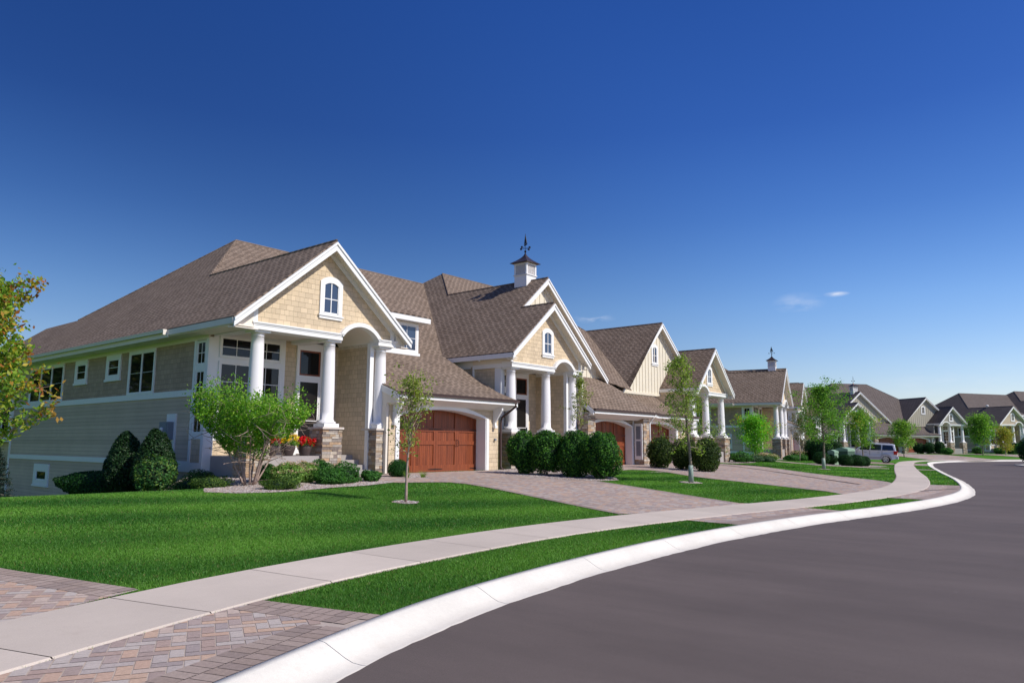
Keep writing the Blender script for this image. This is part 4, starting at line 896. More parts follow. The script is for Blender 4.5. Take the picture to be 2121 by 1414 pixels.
def house_two(mats, label, group, cup=True, near=True):
    H = House((25.4, 21.0, -1.12), mats, label, group); s = .861
    xl, xa, xr = 25.1, 28.25, 31.38; zl = 4.13; LP = lambda x: zl+s*(x-xl); za = LP(xa); zr = za-s*(xr-xa)
    xb = 30.5; zb = LP(xb); yb = 22.7; gy = 20.4+(zb-1.9)/.71; G = (xb, gy, zb); xt = xb+(zb-3.8)/s; yt = 20.4+1.9/.71
    P = (33.1, 20.4+(LP(33.1)-1.9)/.71, LP(33.1)); P2 = (40.6, P[1], P[2]); zv = 2.0
    left_back = (25.1+.02, 46, zl)
    polys = [[(xl, 20.65, zl), (xa, 20.65, za), (xa, yb, za), (xb, yb, zb), G, P, (25.6+5.4, P[1]+3.2, LP(31.0)), (xl, P[1]+9, zl)],
             [(xa, 20.65, za), (xr, 20.65, zr), (xr, yb+.4, zr), (xa, yb+.4, za)],
             [(xb, yb, zb), (xt, yb, 3.8), (xt, yt, 3.8), G],
             [G, (xt, yt, 3.8), (38.4, 20.4+(3.28-1.9)/.71, 3.28), (43.8, 20.4+(8.14-1.9)/.71, 8.14), P2, P],
             [(30.95, 20.2, 1.78), (37.65, 20.2, 1.78), (37.65, 20.4, 1.93), (xt+.4, 21.9, F3(21.9)), (xt, yt, 3.8), (30.95, yt, 3.8)],
             [(37.65, 20.2, 1.78), (39.2, 21.9, 1.78), (xt, yt, 3.8), (xt+.4, 21.9, F3(21.9))],
             [P, P2, (40.6, P[1]+9, 5), (33.1, P[1]+9, 5), (25.6+5.4, P[1]+3.2, LP(31.0))]]
    rf = roof(H, polys)
    caps(H, rf, (((xb, yb, zb), G), ((xa, 20.65, za), (xa, yb, za)), (P, P2), (P, G)))
    porch(H, 25.46, 5.68, 3.5, (xl, zl), (xa, za), (xr, zr))
    rakes(H, (xl, zl-.06), (xb, zb-.06), (xt, 3.74), yb, yb+.4)
    m = MB(); m.xz([(25.6, 3.9), (26, LP(26)-.1), (xb, zb-.1), (xt-.2, 3.9), (xt-.2, 2.8), (31.2, 2.8), (31.2, 3.75), (25.6, 3.75)], yb+.4, yb+.5)
    H.p('gable_wall', m, H.m['bat']); m = MB()
    for i in range(27):
        x = 25.9+i*.4; zt_ = min(LP(x), zb-s*(x-xb))-.12
        if zt_ > 3.9: m.box(x-.022, x+.022, yb+.37, yb+.4, 3.8 if x < 31.3 else 3.0, zt_)
    H.p('batten', m, H.m['bat'])
    if cup: cupola(H, xb, 24.25, zb)
    wx = 25.55; yf = 21.75
    m = MB(); m.box(wx, wx+.2, yf, 33, -1.1, 3.9); H.p('side_wall', m, H.m['sh'])
    m = MB(); m.box(wx-.04, wx+.22, yf-.06, yf+.32, -1.1, 3.7); m.box(wx-.05, wx+.02, yf, 33, 3.55, 3.95); m.box(xl-.02, xl+.03, 20.7, 33, zl-.26, zl-.05); H.p('fascia', m, M['white'])
    m = MB(); m.box(xl+.03, wx, 20.75, 33, zl-.24, zl-.2); H.p('soffit', m, M['white_in'])
    g0 = -1.12; yd = 21.6
    # stone garage front: pier, header, deep jamb with a louvred panel
    m = MB(); stones(m, 30.95, 31.6, 20.55, 21.2, g0-.1, 1.55, 'fl', .1); H.p('stone_pier', m, M['stone'], colors=True, uv=False); m = MB(); stones(m, 36.47, 37.07, 20.5, 21.7, g0-.1, 1.55, 'fl', .1); H.p('stone_pier', m, M['stone'], colors=True, uv=False)
    garage_front(H, 31.75, 36.25, yd, 21.15, .98, 1.28, g0, 31.5, 36.47, 1.62, True)
    m = MB(); m.box(36.36, 36.47, 21.1, yd+.05, g0, 1.35); H.p('jamb', m, M['white'])
    B = fr(('l', 36.45)); m = MB(); B(m, 20.56, 21.04, 0, .06, -.8, 1.2); pn = H.p('louvre_panel', m, M['white']); m = MB(); B(m, 20.66, 20.94, .06, .068, -.6, .22); B(m, 20.66, 20.94, .06, .068, .32, 1.05); H.p('louvre', m, M['utility'], pn)
    eave(H, 30.95, 37.65, 20.2, 1.83, 20.9); slope_board(H, 30.92, [(20.2, 1.78), (yt, 3.8)])
    m = MB(); m.box(30.9, 31.0, 20.85, 23, 1.4, 3.6); H.p('garage_side_wall', m, M['white_in'])
    m = MB(); m.tube([(37.2, 20.1, 1.7), (37.2, 20.4, 1.4), (37.12, 20.46, 1.2), (37.12, 20.46, -.9)], .045, 8); H.p('downspout', m, M['white'], smooth=True)
    m = MB(); m.box(31, 37, 22, 33, -1.1, 2.2); m.box(wx+.2, 31.5, 23.7, 33, -1.1, 3.5); H.p('rear_wall', m, H.m['clap'])
    return H
def house_three(mats, label, group):
    H = House((44.0, 21.0, -1.12), mats, label, group)
    xl, xa, xr = 43.95, 46.72, 49.62; za = 6.52; zl = 3.75; zr = 3.58; s = .86
    xb = 43.8; zb = 8.14; yb = 23.05; gy = 20.4+(zb-1.9)/.71; G = (xb, gy, zb)
    xw = 38.55; zw = zb-(xb-xw)*.9; yw_ = 20.4+(zw-1.9)/.71; xe = 49.4; ze = zb-(xe-xb)*.81
    P2 = (40.6, 20.4+(10.99-1.9)/.71, 11.0)
    polys = [[(xw, yb, zw), (xb, yb, zb), G, (xw, yw_, zw)],
             [(xb, yb, zb), (xe, yb, ze), (xe, 42, ze), (xb-2, 42, zb), P2, G],
             [(xa, 20.65, za), (xl, 20.65, zl), (xl, 25.5, zl), (xa, 25.5, za)],
             [(xa, 20.65, za), (xr, 20.65, zr), (xr, 26, zr), (xa, 26, za)]]
    prof = [(20.7, 1.78), (21.6, 2.08), (22.6, 2.6), (23.6, 3.25)]
    for (ya, zA), (yb2, zB) in zip(prof[:-1], prof[1:]): polys.append([(37.3, ya, zA), (43.9, ya, zA), (43.9, yb2, zB), (37.3, yb2, zB)])
    rf = roof(H, polys); caps(H, rf, (((xb, yb, zb), G), ((xa, 20.65, za), (xa, 23.6, za)), (P2, G)))
    porch(H, 44.0, 5.31, 3.34, (xl, zl), (xa, za), (xr, zr), mir=True)
    rakes(H, (xw, zw-.06), (xb, zb-.06), (xe, ze-.06), yb, yb+.4)
    m = MB(); m.xz([(xw+.2, zw), (xb, zb-.1), (xe-.3, ze+.1), (xe-.3, 2.6), (xw+.2, 2.6)], yb+.4, yb+.5); H.p('gable_wall', m, H.m['bat']); m = MB()
    for i in range(24):
        x = 38.9+i*.4; zt_ = min(zb-.9*(xb-x), zb-.81*(x-xb))-.12
        if zt_ > 3.0: m.box(x-.022, x+.022, yb+.37, yb+.4, 2.9, zt_)
    m.box(xw+.1, xl, yb+.33, yb+.42, 3.2, 3.36); H.p('batten', m, H.m['bat'])
    gable_window(H, 43.35, yb+.4, 5.35, .85, 1.25)
    g0 = -1.12
    garage_front(H, 37.3, 42.1, 21.9, 21.4, .98, 1.28, g0, 37.07, 43.4, 1.6, False)
    slope_board(H, 43.87, prof); eave(H, 37.3, 43.9, 20.7, 1.83, 21.4); bracket(H, 42.7, 21.4, 1.5)
    m = MB(); m.box(43.3, 43.42, 21.4, 25, g0, 3.2); H.p('garage_side_wall', m, H.m['sh'])
    m = MB(); m.box(43.95, 44.1, 22, 30, g0, 3.5); H.p('side_wall', m, H.m['sh'])
    m = MB(); m.box(xl-.02, xl+.03, 20.7, 26, zl-.26, zl-.05); H.p('fascia', m, M['white']); m = MB(); m.box(xr-.03, xr+.02, 20.7, 30, zr-.26, zr-.05); H.p('fascia', m, M['white'])
    m = MB(); m.box(44.1, 49.1, 23.6, 40, g0, 3.3); m.box(38, 44, 24, 40, g0, 3.0); H.p('rear_wall', m, H.m['clap'])
    return H
def place(root, pivot, target, th, dz=0):
    """put a house plan so that plan point pivot lands on target"""
    ox, oy = root['plan']; c, s = math.cos(th), math.sin(th); dx, dy = ox-pivot[0], oy-pivot[1]
    root.location = (target[0]+dx*c-dy*s, target[1]+dx*s+dy*c, root.location.z+dz); root.rotation_euler = (0, 0, th)
G1 = 'gabled houses lining the street'
h1 = house_one(HM, 'nearest tan house with long side wall, gabled porch, dormer and wide cedar garage door', G1)
h2 = house_two(HM, 'second tan house from the left, cupola with weather vane on its tall gable', G1)
h3 = house_three(HM, 'third tan house, cream batten gable beside a smaller porch gable, half behind a young tree', G1)
for h in (h1, h2, h3): h.root['plan'] = (h.o[0], h.o[1])
TH2 = R_(11); T2 = (70.8, 24.2)
for h, lb in ((h1, 'tan house seen side-on past the third house, bright shrub beside its porch'), (h2, 'small tan house behind the side-on one, its cupola poking above that roof'), (h3, 'tan house mostly hidden behind the round green street tree')):
    c = copy_tree(h.root); c['label'] = lb; place(c, (15.32, 20.65), T2, TH2, .1)
TH3 = R_(-36.5); T3 = (126.5, 32.0)
for fn, lb in ((house_one, 'grey house whose low roof shows left of the far cupola house, behind the trees'), (house_two, 'grey far house with white cupola and nested gables behind the silver car'), (house_three, 'grey far house with batten gable and columned porch at the bend of the street')):
    h = fn(GM, lb, G1); h.root['plan'] = (h.o[0], h.o[1]); place(h.root, (28.25, 20.65), T3, TH3, .15)
TH4 = R_(-31); T4 = (156.9, 14.0)
for fn, lb in ((house_one, 'sand coloured far house with broad dark roof and vent, right of the bend'), (house_two, 'farthest right house, only its taller dark roof rising behind the sand coloured one')):
    kw = dict(cup=False) if fn is house_two else {}
    h = fn(TM, lb, G1, **kw); h.root['plan'] = (h.o[0], h.o[1]); place(h.root, (15.32, 20.65), T4, TH4, .15)
    if fn is house_one: m = MB(); m.lathe([(.2, 7.0), (.2, 7.25), (.28, 7.27), (.26, 7.38), (.14, 7.48), (.01, 7.5)], 15.4, 25.6, 14); h.p('roof_vent', m, M['column'], smooth=True)
# ------------------------------------------------------------------ plants
def leaves(name, C, size, pal, mat, parent=None, loc=None, out=None, bias=.5, asp=.55, var=.25, droop=0, sv=.3):
    """one leaf blade (two folded triangles) at every point of C"""
    n = len(C); d = RNG.normal(size=(n, 3)); d /= np.linalg.norm(d, axis=1)[:, None]
    nr = RNG.normal(size=(n, 3))
    if out is not None: nr = nr*(1-bias)+out*bias*2
    nr[:, 2] += .35; nr /= np.linalg.norm(nr, axis=1)[:, None]
    u = np.cross(nr, d); u /= (np.linalg.norm(u, axis=1)[:, None]+1e-9); v = np.cross(nr, u); u[:, 2] -= droop; 
    s = (size*RNG.uniform(1-sv, 1+sv, n))[:, None]; V = np.empty((n, 4, 3))
    V[:, 0] = C-u*s; V[:, 1] = C+v*s*asp-nr*s*.18; V[:, 2] = C+u*s; V[:, 3] = C-v*s*asp-nr*s*.18
    F = (np.array([(0, 1, 2), (0, 2, 3)])[None]+4*np.arange(n)[:, None, None]).reshape(-1, 3)
    pal = np.array(pal, float); c = pal[RNG.integers(0, len(pal), n)]*RNG.uniform(1-var, 1+var, (n, 1))
    return fast_mesh(name, V.reshape(-1, 3), F, mat, parent, loc, np.repeat(c, 2, 0))
def limbs(name, segs, mat, parent, n=7):
    """tapering limbs: list of (points, radii)"""
    m = MB()
    for pts, r in segs: m.tube(pts, list(r), n)
    return m.build(name, mat, parent, smooth=True)
def curve(p0, d, L, k=6, wob=.08, up=.0):
    p = np.array(p0, float); d = np.array(d, float); d /= np.linalg.norm(d); pts = [p.copy()]
    for i in range(k):
        d = d+RNG.normal(0, wob, 3)+np.array([0, 0, up]); d /= np.linalg.norm(d); p = p+d*L/k; pts.append(p.copy())
    return pts
def tree(x, y, h, label, trunk=.35, rad=1.2, tr=.05, n_br=26, n_leaf=9000, leaf=.05, pal=None, prof=None, tilt=.6, bark=None, z=None, name='young_tree', cat='tree', group='young street trees', spread=.16, guard=False, tip=None, seed=0, twigs=5):
    global RNG; RNG = np.random.default_rng(100+seed)
    r = empty(name, (x, y, gz(x, y) if z is None else z)); tag(r, label, cat, group)
    prof = prof or (lambda t: math.sin(math.pi*min(1, t*.9+.12))**.7)
    T = curve((0, 0, -.05), (RNG.normal(0, .02), RNG.normal(0, .02), 1), h*.96, 12, .018, .03); segs = [(T, [tr*(1-.82*i/12) for i in range(13)])]
    pts = []; wts = []
    for i in range(n_br):
        t = trunk+(1-trunk)*((i+.5)/n_br)**.9; ft = t*12/1.0; k = min(11, int(ft)); p = T[k]+(T[k+1]-T[k])*(ft-k) if k < 12 else T[12]
        a = i*2.4+RNG.normal(0, .3); q = (t-trunk)/(1-trunk); L = max(.12, rad*prof(q)*RNG.uniform(.72, 1.18)); e = min(1.35, tilt+.5*q)
        d = (math.cos(a)*math.cos(e), math.sin(a)*math.cos(e), math.sin(e)); B = curve(p, d, L/max(.62, math.cos(min(1.3, e)))*.92 if t < .9 else L*.6, 6, .10, .03); rb = tr*.36*(1-.6*q)
        segs.append((B, [rb*(1-.8*j/6) for j in range(7)]))
        for j in range(2, 7): pts.append(B[j]); wts.append(.4+.15*j)
        for _ in range(twigs):
            j = RNG.integers(1, 6); dd = np.array(d)+RNG.normal(0, .65, 3); S = curve(B[j], dd, L*RNG.uniform(.25, .5), 4, .16, .03); segs.append((S, [rb*.45*(1-.7*m/4) for m in range(5)]))
            for m in (1, 2, 3, 4): pts.append(S[m]); wts.append(1)
    P = np.array(pts); w_ = np.array(wts)*RNG.uniform(.25, 1.7, len(P)); idx = RNG.choice(len(P), n_leaf, p=w_/w_.sum())
    C = P[idx]+RNG.normal(0, spread*rad, (n_leaf, 3))*np.array([1, 1, .8])
    limbs('trunk', segs[:1], bark or M['bark'], r, 9); limbs('branches', segs[1:], bark or M['bark'], r, 5)
    o = leaves('crown', C, leaf, pal, M['leaf'], r)
    if tip is not None:      # young growth of another colour near the outside and the top
        f = np.clip((np.linalg.norm(C[:, :2], axis=1)/rad*.7+(C[:, 2]/h)*.6)-.55, 0, 1)+RNG.normal(0, .15, n_leaf); k = f > tip[0]
        cc = np.ones((2*n_leaf, 4), np.float32); o.data.attributes['col'].data.foreach_get('color', a_ := np.empty(8*n_leaf, np.float32)); cc = a_.reshape(-1, 4)
        tc_ = np.array(tip[1])[RNG.integers(0, len(tip[1]), n_leaf)]*RNG.uniform(.75, 1.2, (n_leaf, 1)); k2 = np.repeat(k, 2); cc[k2, :3] = np.repeat(tc_, 2, 0)[k2]; o.data.attributes['col'].data.foreach_set('color', cc.ravel())
    if guard: g = MB(); g.lathe([(tr*1.5, 0), (tr*1.4, .28*h*.3), (tr*1.25, .3*h*.45)], 0, 0, 12); g.build('trunk_guard', M['guard'], r, smooth=True)
    return r
M['guard'] = pm('pale_green_guard', (.30, .36, .30), .6, .1)
GRN = [(.12, .31, .035), (.18, .39, .045), (.09, .24, .03), (.26, .46, .06)]
LIME = [(.22, .40, .05), (.30, .48, .07), (.15, .30, .04), (.36, .50, .11)]
DARK = [(.010, .040, .010), (.016, .065, .014), (.022, .085, .016), (.03, .11, .02)]
def shell(n, rx, ry, rz, seed, rough=.12, depth=.22, zmin=-.98, pw=2.0):
    rs = np.random.default_rng(seed); d = rs.normal(size=(n*2, 3)); d /= np.linalg.norm(d, axis=1)[:, None]; d = d[d[:, 2] > zmin][:n]; n = len(d)
    f = np.zeros(n)
    for k in range(7): q = rs.normal(size=3)*(1.8+k*1.0); f += np.sin(d@q+rs.uniform(0, 6.28))/(1+k*.35)
    R0 = 1+rough*f/2.2-depth*rs.uniform(0, 1, n)**1.6
    return d*R0[:, None]*np.array([rx, ry, rz]), d
def bush(x, y, rx, h, label, cat='bush', name='round_bush', pal=DARK, n=9000, leaf=.032, group=None, seed=1, rough=.12, ry=None, asp=.5, zc=.46, cone=0, z=None, mat=None, depth=.25, stem=True, bloom=None):
    global RNG; RNG = np.random.default_rng(500+seed)
    ry = ry or rx; r = empty(name, (x, y, (gz(x, y) if z is None else z)-.02)); tag(r, label, cat, group)
    P, d = shell(n, rx, ry, h*(1-zc), seed, rough, depth); low = P[:, 2] < 0; P[low, 2] *= zc/(1-zc)
    if cone: t = np.clip((P[:, 2]+h*zc)/h, 0, 1); P[:, :2] *= (1-cone*t**1.6)[:, None]
    P[:, 2] += h*zc; P[:, 2] = np.maximum(P[:, 2], .03)
    leaves('foliage', P, leaf, pal, mat or M['leaf'], r, out=d, bias=.4, asp=asp)
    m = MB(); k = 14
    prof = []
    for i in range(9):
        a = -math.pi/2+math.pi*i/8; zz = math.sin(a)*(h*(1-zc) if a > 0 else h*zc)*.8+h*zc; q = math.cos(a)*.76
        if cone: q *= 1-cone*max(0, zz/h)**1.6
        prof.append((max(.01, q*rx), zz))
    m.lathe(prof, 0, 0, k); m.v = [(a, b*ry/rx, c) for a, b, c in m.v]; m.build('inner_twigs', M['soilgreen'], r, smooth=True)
    if stem:
        s = [(curve((RNG.normal(0, .05), RNG.normal(0, .05), -.05), (RNG.normal(0, .3), RNG.normal(0, .3), 1), h*.4, 3), [.03, .025, .02, .015]) for _ in range(3)]; limbs('stem', s, M['bark'], r, 5)
    if bloom:
        nb, cols, bs = bloom; up_ = P[d[:, 2] > .15]; rs = RNG.integers(0, len(up_), nb); cs = up_[rs]*1.02+np.array([0, 0, .03]); q = 26
        B = np.repeat(cs, q, 0)+RNG.normal(0, 1, (nb*q, 3))*np.array([bs, bs, bs*.25]); leaves('flowers', B, bs*.32, cols, M['petal'], r, out=np.tile([0, 0, 1.0], (len(B), 1)), bias=.6, asp=.9)['kind'] = 'stuff'
    return r
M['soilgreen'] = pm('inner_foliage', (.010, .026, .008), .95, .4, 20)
# near lawn tree with sparse upright twigs
vase = lambda t: .62+.45*math.sin(math.pi*min(1, t*1.05))-.35*max(0, t-.7)
tree(11.75, 12.85, 2.72, 'thin young tree with sparse yellow-green leaves on the nearest lawn', .38, .78, .036, 26, 1900, .034, [(.30, .36, .07), (.42, .46, .12), (.22, .30, .05)], vase, 1.02, M['bark_pink'], spread=.10, seed=1, twigs=4)
tree(24.5, 11.9, 4.6, 'taller young tree with airy lime leaves on the lawn between two driveways', .27, 1.25, .062, 30, 4300, .040, [(.22, .33, .05), (.30, .42, .07), (.16, .26, .04), (.34, .42, .12)], lambda t: 1.0-.72*t+.1*math.sin(9*t), .22, M['bark'], spread=.075, guard=True, seed=2, twigs=6)
tree(46.0, 13.75, 4.95, 'full bright green street tree with pale trunk left of the utility boxes', .30, 1.5, .075, 34, 9000, .055, GRN+[(.20, .40, .05)], lambda t: math.sin(math.pi*min(1, .28+t*.68))**.8, .45, M['bark'], spread=.11, guard=True, seed=3)
tree(67.9, 17.0, 4.15, 'bright green street tree standing in front of the silver car', .32, 1.45, .06, 28, 6500, .065, GRN+[(.26, .42, .05)], lambda t: math.sin(math.pi*min(1, .25+t*.72))**.8, .55, spread=.16, seed=4, tip=(.6, [(.34, .44, .05), (.42, .42, .06)]))
tree(99.5, 20.3, 4.2, 'small rounded yellow-green tree by the far garage doors right of the car', .25, 1.45, .06, 24, 5200, .09, GRN+LIME, lambda t: math.sin(math.pi*min(1, .3+t*.68))**.8, .5, spread=.17, seed=5)
tree(119.5, 14.6, 5.0, 'rounded green tree on the small lawn at the street bend', .28, 2.0, .07, 26, 6000, .11, GRN+LIME[:1], lambda t: math.sin(math.pi*min(1, .3+t*.68))**.8, .5, spread=.17, seed=6)
tree(128.5, 12.9, 3.6, 'yellowish small tree beside the farthest porch', .12, 1.6, .05, 20, 3500, .11, [(.36, .38, .05), (.28, .36, .05), (.42, .34, .06)], lambda t: math.sin(math.pi*min(1, .35+t*.62))**.8, .6, spread=.18, seed=7)
tree(63.2, 20.8, 3.55, 'thin tree with dull sparse crown before the side-on porch columns', .35, .95, .035, 22, 2400, .045, [(.16, .17, .06), (.22, .20, .08), (.12, .15, .05)], vase, .8, M['bark_pink'], spread=.12, seed=8)
tree(56.6, 22.0, 2.9, 'bushy bright lime maple with orange tips in front of the side-on house', .06, 1.5, .05, 30, 9000, .065, [(.20, .52, .035), (.28, .62, .05), (.15, .42, .03)], lambda t: math.sin(math.pi*min(1, .36+t*.6))**.7, .75, spread=.15, seed=9, tip=(.72, [(.50, .46, .05), (.55, .28, .05), (.35, .50, .05)]))
tree(54.5, 26.5, 5.0, 'yellow-green tree between the third porch and the side-on house', .2, 1.7, .06, 24, 6000, .07, [(.18, .28, .04), (.26, .34, .05), (.12, .22, .03)], None, .6, spread=.17, seed=10)
tree(26.7, 18.3, 3.9, 'slim upright young tree rising behind the clipped bush row', .28, 1.5, .032, 16, 1700, .040, [(.26, .32, .06), (.34, .40, .10), (.20, .26, .05)], lambda t: .95-.55*t, 1.3, M['bark_pink'], spread=.035, seed=11, twigs=3)
# maple entering the frame at the left, turning orange at its tips
tree(3.12, 12.2, 3.62, 'maple at the left edge, green leaves turning yellow and orange on top', .34, .86, .055, 50, 13000, .040, [(.18, .34, .035), (.28, .42, .05), (.40, .44, .06), (.13, .26, .03)], lambda t: 1.0-.45*t+.08*math.sin(11*t), .5, spread=.075, seed=12, group=None, tip=(.40, [(.55, .42, .05), (.46, .26, .05), (.42, .15, .04), (.46, .42, .06)]), name='maple_tree')
# the many stemmed amur maple by the porch
def clump():
    global RNG; RNG = np.random.default_rng(77)
    x, y = 11.05, 18.35; r = empty('multi_stem_tree', (x, y, gz(x, y)-.02)); tag(r, 'multi-stemmed bright green small tree in the gravel bed before the porch', 'tree')
    pts = []; sg = []
    for i in range(8):
        a = i*2.4; q = RNG.uniform(.2, .58); B = curve((.12*math.cos(a), .12*math.sin(a), -.03), (math.cos(a)*q, math.sin(a)*q, 1), RNG.uniform(1.9, 2.35), 8, .05); rr = RNG.uniform(.028, .042); sg.append((B, [rr*(1-.7*j/8) for j in range(9)]))
        for k in range(11):
            j = RNG.integers(3, 9); d = np.array([B[j][0], B[j][1], .45])+RNG.normal(0, .55, 3); S = curve(B[j], d, RNG.uniform(.5, 1.0), 5, .12); sg.append((S, [.014*(1-.7*m/5) for m in range(6)]))
            pts += [S[m] for m in range(1, 6)]
            for _ in range(2): m = RNG.integers(2, 6); U = curve(S[m], RNG.normal(0, 1, 3)+np.array([0, 0, .2]), .35, 3, .2); sg.append((U, [.006, .005, .004, .003])); pts += U[1:]
    P = np.array(pts); P = P[P[:, 2] > .9]; n = 30000; w_ = RNG.uniform(.2, 1.5, len(P)); idx = RNG.choice(len(P), n, p=w_/w_.sum()); C = P[idx]+RNG.normal(0, .13, (n, 3))*np.array([1.1, 1.1, .9])
    rr_ = np.hypot(C[:, 0], C[:, 1]); la_ = C[:, 0]*.636-C[:, 1]*.771; C = C[~((la_ > .42) & (C[:, 2] < 1.3)) & (rr_ < .08+.88*(C[:, 2]-.28)) & (C[:, 2] < 3.15)]
    limbs('stems', sg[:1]+[s for s in sg if len(s[0]) == 9][1:], M['bark_pink'], r, 7); limbs('branches', [s for s in sg if len(s[0]) != 9], M['bark_pink'], r, 4)
    leaves('crown', C, .036, [(.15, .36, .028), (.22, .44, .035), (.10, .27, .022), (.32, .50, .06)], M['leaf'], r, var=.3)
clump()
# clipped yews and shrubs
GB = 'clipped bushes between the first two drives'
for i, (x, y, rr, hh, lb) in enumerate(((22.3, 17.8, .70, 1.66, 'leftmost dark round bush of the clipped row, touching the stone pier'), (22.4, 16.7, .73, 1.76, 'second dark round bush of the clipped row'), (22.6, 15.6, .71, 1.7, 'third dark round bush of the clipped row'), (22.75, 14.55, .74, 1.78, 'rightmost dark round bush of the clipped row, next to the lawn'))):
    bush(x, y, rr, hh, lb, pal=[(.012, .055, .010), (.02, .085, .014), (.03, .12, .018), (.08, .24, .03), (.14, .34, .04)], n=15000, leaf=.036, group=GB, seed=20+i, rough=.18, cone=.08, zc=.53, depth=.38)
GC = 'round bushes on the island between the cedar garage doors'
for i, (x, y, rr, hh, lb) in enumerate(((33.5, 17.9, .72, 1.6, 'left olive-dark bush before the third garage door'), (32.9, 16.3, .64, 1.52, 'middle olive-dark bush behind the lime tree trunk'), (32.4, 14.9, .72, 1.6, 'right olive-dark bush nearest the brick drive'))):
    bush(x, y, rr, hh, lb, pal=[(.02, .05, .010), (.04, .09, .014), (.07, .12, .02), (.10, .14, .03)], n=9000, leaf=.040, group=GC, seed=30+i, cone=.12, zc=.5, rough=.17, depth=.34)
tl = lambda p, piv=(15.32, 20.65), t=T2, th=TH2: (t[0]+(p[0]-piv[0])*math.cos(th)-(p[1]-piv[1])*math.sin(th), t[1]+(p[0]-piv[0])*math.sin(th)+(p[1]-piv[1])*math.cos(th))
GD = 'dark hedge bushes behind the street tree'
for i, (p, rr, hh, lb) in enumerate((((21.9, 18.2), .85, 2.2, 'tall dark hedge bush nearest the car bonnet'), ((20.4, 17.2), .8, 1.9, 'dark hedge bush behind the utility boxes'), ((14.2, 18.3), .8, 1.9, 'dark hedge bush left of the bright green tree trunk'), ((11.2, 18.0), .9, 2.0, 'dark hedge bush behind the thin dull tree'), ((17.4, 17.8), .85, 1.9, 'dark hedge bush right of the bright green tree trunk'))):
    x, y = tl(p); bush(x, y, rr, hh, lb, n=3500, leaf=.06, group=GD, seed=40+i, zc=.5)
t3 = lambda p: tl(p, (28.25, 20.65), T3, TH3)
GE = 'bushes before the far garages'
for i, (p, rr, hh, lb) in enumerate((((36.6, 17.6), .9, 1.7, 'dark bush left of the rounded far pair'), ((37.4, 16.4), .85, 1.8, 'rounded dark bush before the far cedar door'), ((38.6, 15.6), .8, 1.9, 'pointed dark bush beside the far driveway'))):
    x, y = t3(p); bush(x, y, rr, hh, lb, n=1800, leaf=.09, group=GE, seed=50+i, zc=.5)
GU = 'low round bushes around the utility boxes'
for i, (x, y, rr, hh, lb) in enumerate(((56.1, 16.9, .62, .95, 'round bush left of the utility boxes'), (57.5, 16.6, .46, .82, 'small round bush just before the left utility box'), (56.4, 15.3, .55, .85, 'round bush in front of the utility boxes'), (57.0, 14.75, .6, .86, 'wide round bush nearest the sidewalk'), (58.1, 14.55, .46, .78, 'round bush at the right end of the utility bed'))):
    bush(x, y, rr, hh, lb, pal=DARK, n=4500, leaf=.038, group=GU, seed=60+i, zc=.48, rough=.06)
for i, (x, y, rr, hh, lb) in enumerate(((10.7, 25.3, .78, 1.95, 'left of the two tall dark cone-shaped evergreens by the side wall'), (10.95, 23.65, .74, 1.98, 'right tall dark cone-shaped evergreen below the meter box'))):
    bush(x, y, rr, hh, lb, 'evergreen', 'arborvitae', pal=[(.008, .026, .008), (.012, .04, .010), (.02, .055, .012)], n=14000, leaf=.04, group='cone evergreens at the side wall', seed=70+i, cone=.45, zc=.38, z=(.05, .12)[i], mat=M['needle'])
bush(11.0, 28.0, .95, .95, 'long low dark hedge along the side wall under the belt', 'hedge', 'low_hedge', n=12000, leaf=.04, seed=75, ry=2.6, z=-.25)
bush(10.3, 22.2, .42, .95, 'small sunlit shrub with yellow tips before the dark evergreen', z=.25, pal=[(.05, .15, .04), (.08, .22, .05), (.16, .26, .05)], n=1300, leaf=.05, seed=76, rough=.5, depth=.6)
bush(12.0, 19.0, .29, .56, 'small clipped box ball at the foot of the hidden stone pier', 'bush', 'box_ball', pal=[(.03, .12, .015), (.05, .17, .02), (.08, .22, .03)], n=6000, leaf=.016, seed=77, rough=.04)
bush(16.95, 18.95, .37, .62, 'clipped box ball beside the right stone pier', 'bush', 'box_ball', pal=[(.015, .08, .012), (.025, .11, .015), (.04, .15, .02)], n=8000, leaf=.016, seed=78, rough=.04)
JP = [(.05, .11, .02), (.09, .17, .025), (.16, .24, .04), (.03, .08, .015)]
for i, (x, y, rr, ryy, hh, lb) in enumerate(((10.35, 20.2, .55, .6, .42, 'yellow-tipped spreading juniper nearest the corner trim'), (10.05, 18.6, .5, .6, .36, 'dark spreading juniper at the gravel bed edge'), (10.9, 20.6, .5, .5, .5, 'dark juniper in the shade behind the multi-stemmed tree'), (10.95, 16.75, .42, .36, .3, 'low bright juniper at the lawn edge below the pink flowers'))):
    bush(x, y, rr, hh, lb, 'juniper', 'juniper', pal=JP if i != 2 else DARK, n=4200, leaf=.035, seed=80+i, rough=.35, ry=ryy, asp=.25, group='spreading junipers in the gravel bed', depth=.5)
PK = [(.62, .42, .30), (.55, .36, .26), (.66, .50, .38)]
for i, (x, y, rr, hh, lb) in enumerate(((12.0, 18.0, .42, .6, 'left clump of pale pink flat-headed sedum before the porch wall'), (12.75, 18.35, .45, .6, 'right clump of pale pink flat-headed sedum before the porch wall'))):
    bush(x, y, rr, hh, lb, 'flowers', 'sedum_clump', pal=[(.14, .28, .05), (.22, .38, .08), (.30, .44, .12)], n=3600, leaf=.034, seed=90+i, rough=.2, group='sedum clumps', bloom=(26, PK, .07))
SH = [(.035, .12, .025), (.06, .19, .03), (.09, .25, .04)]
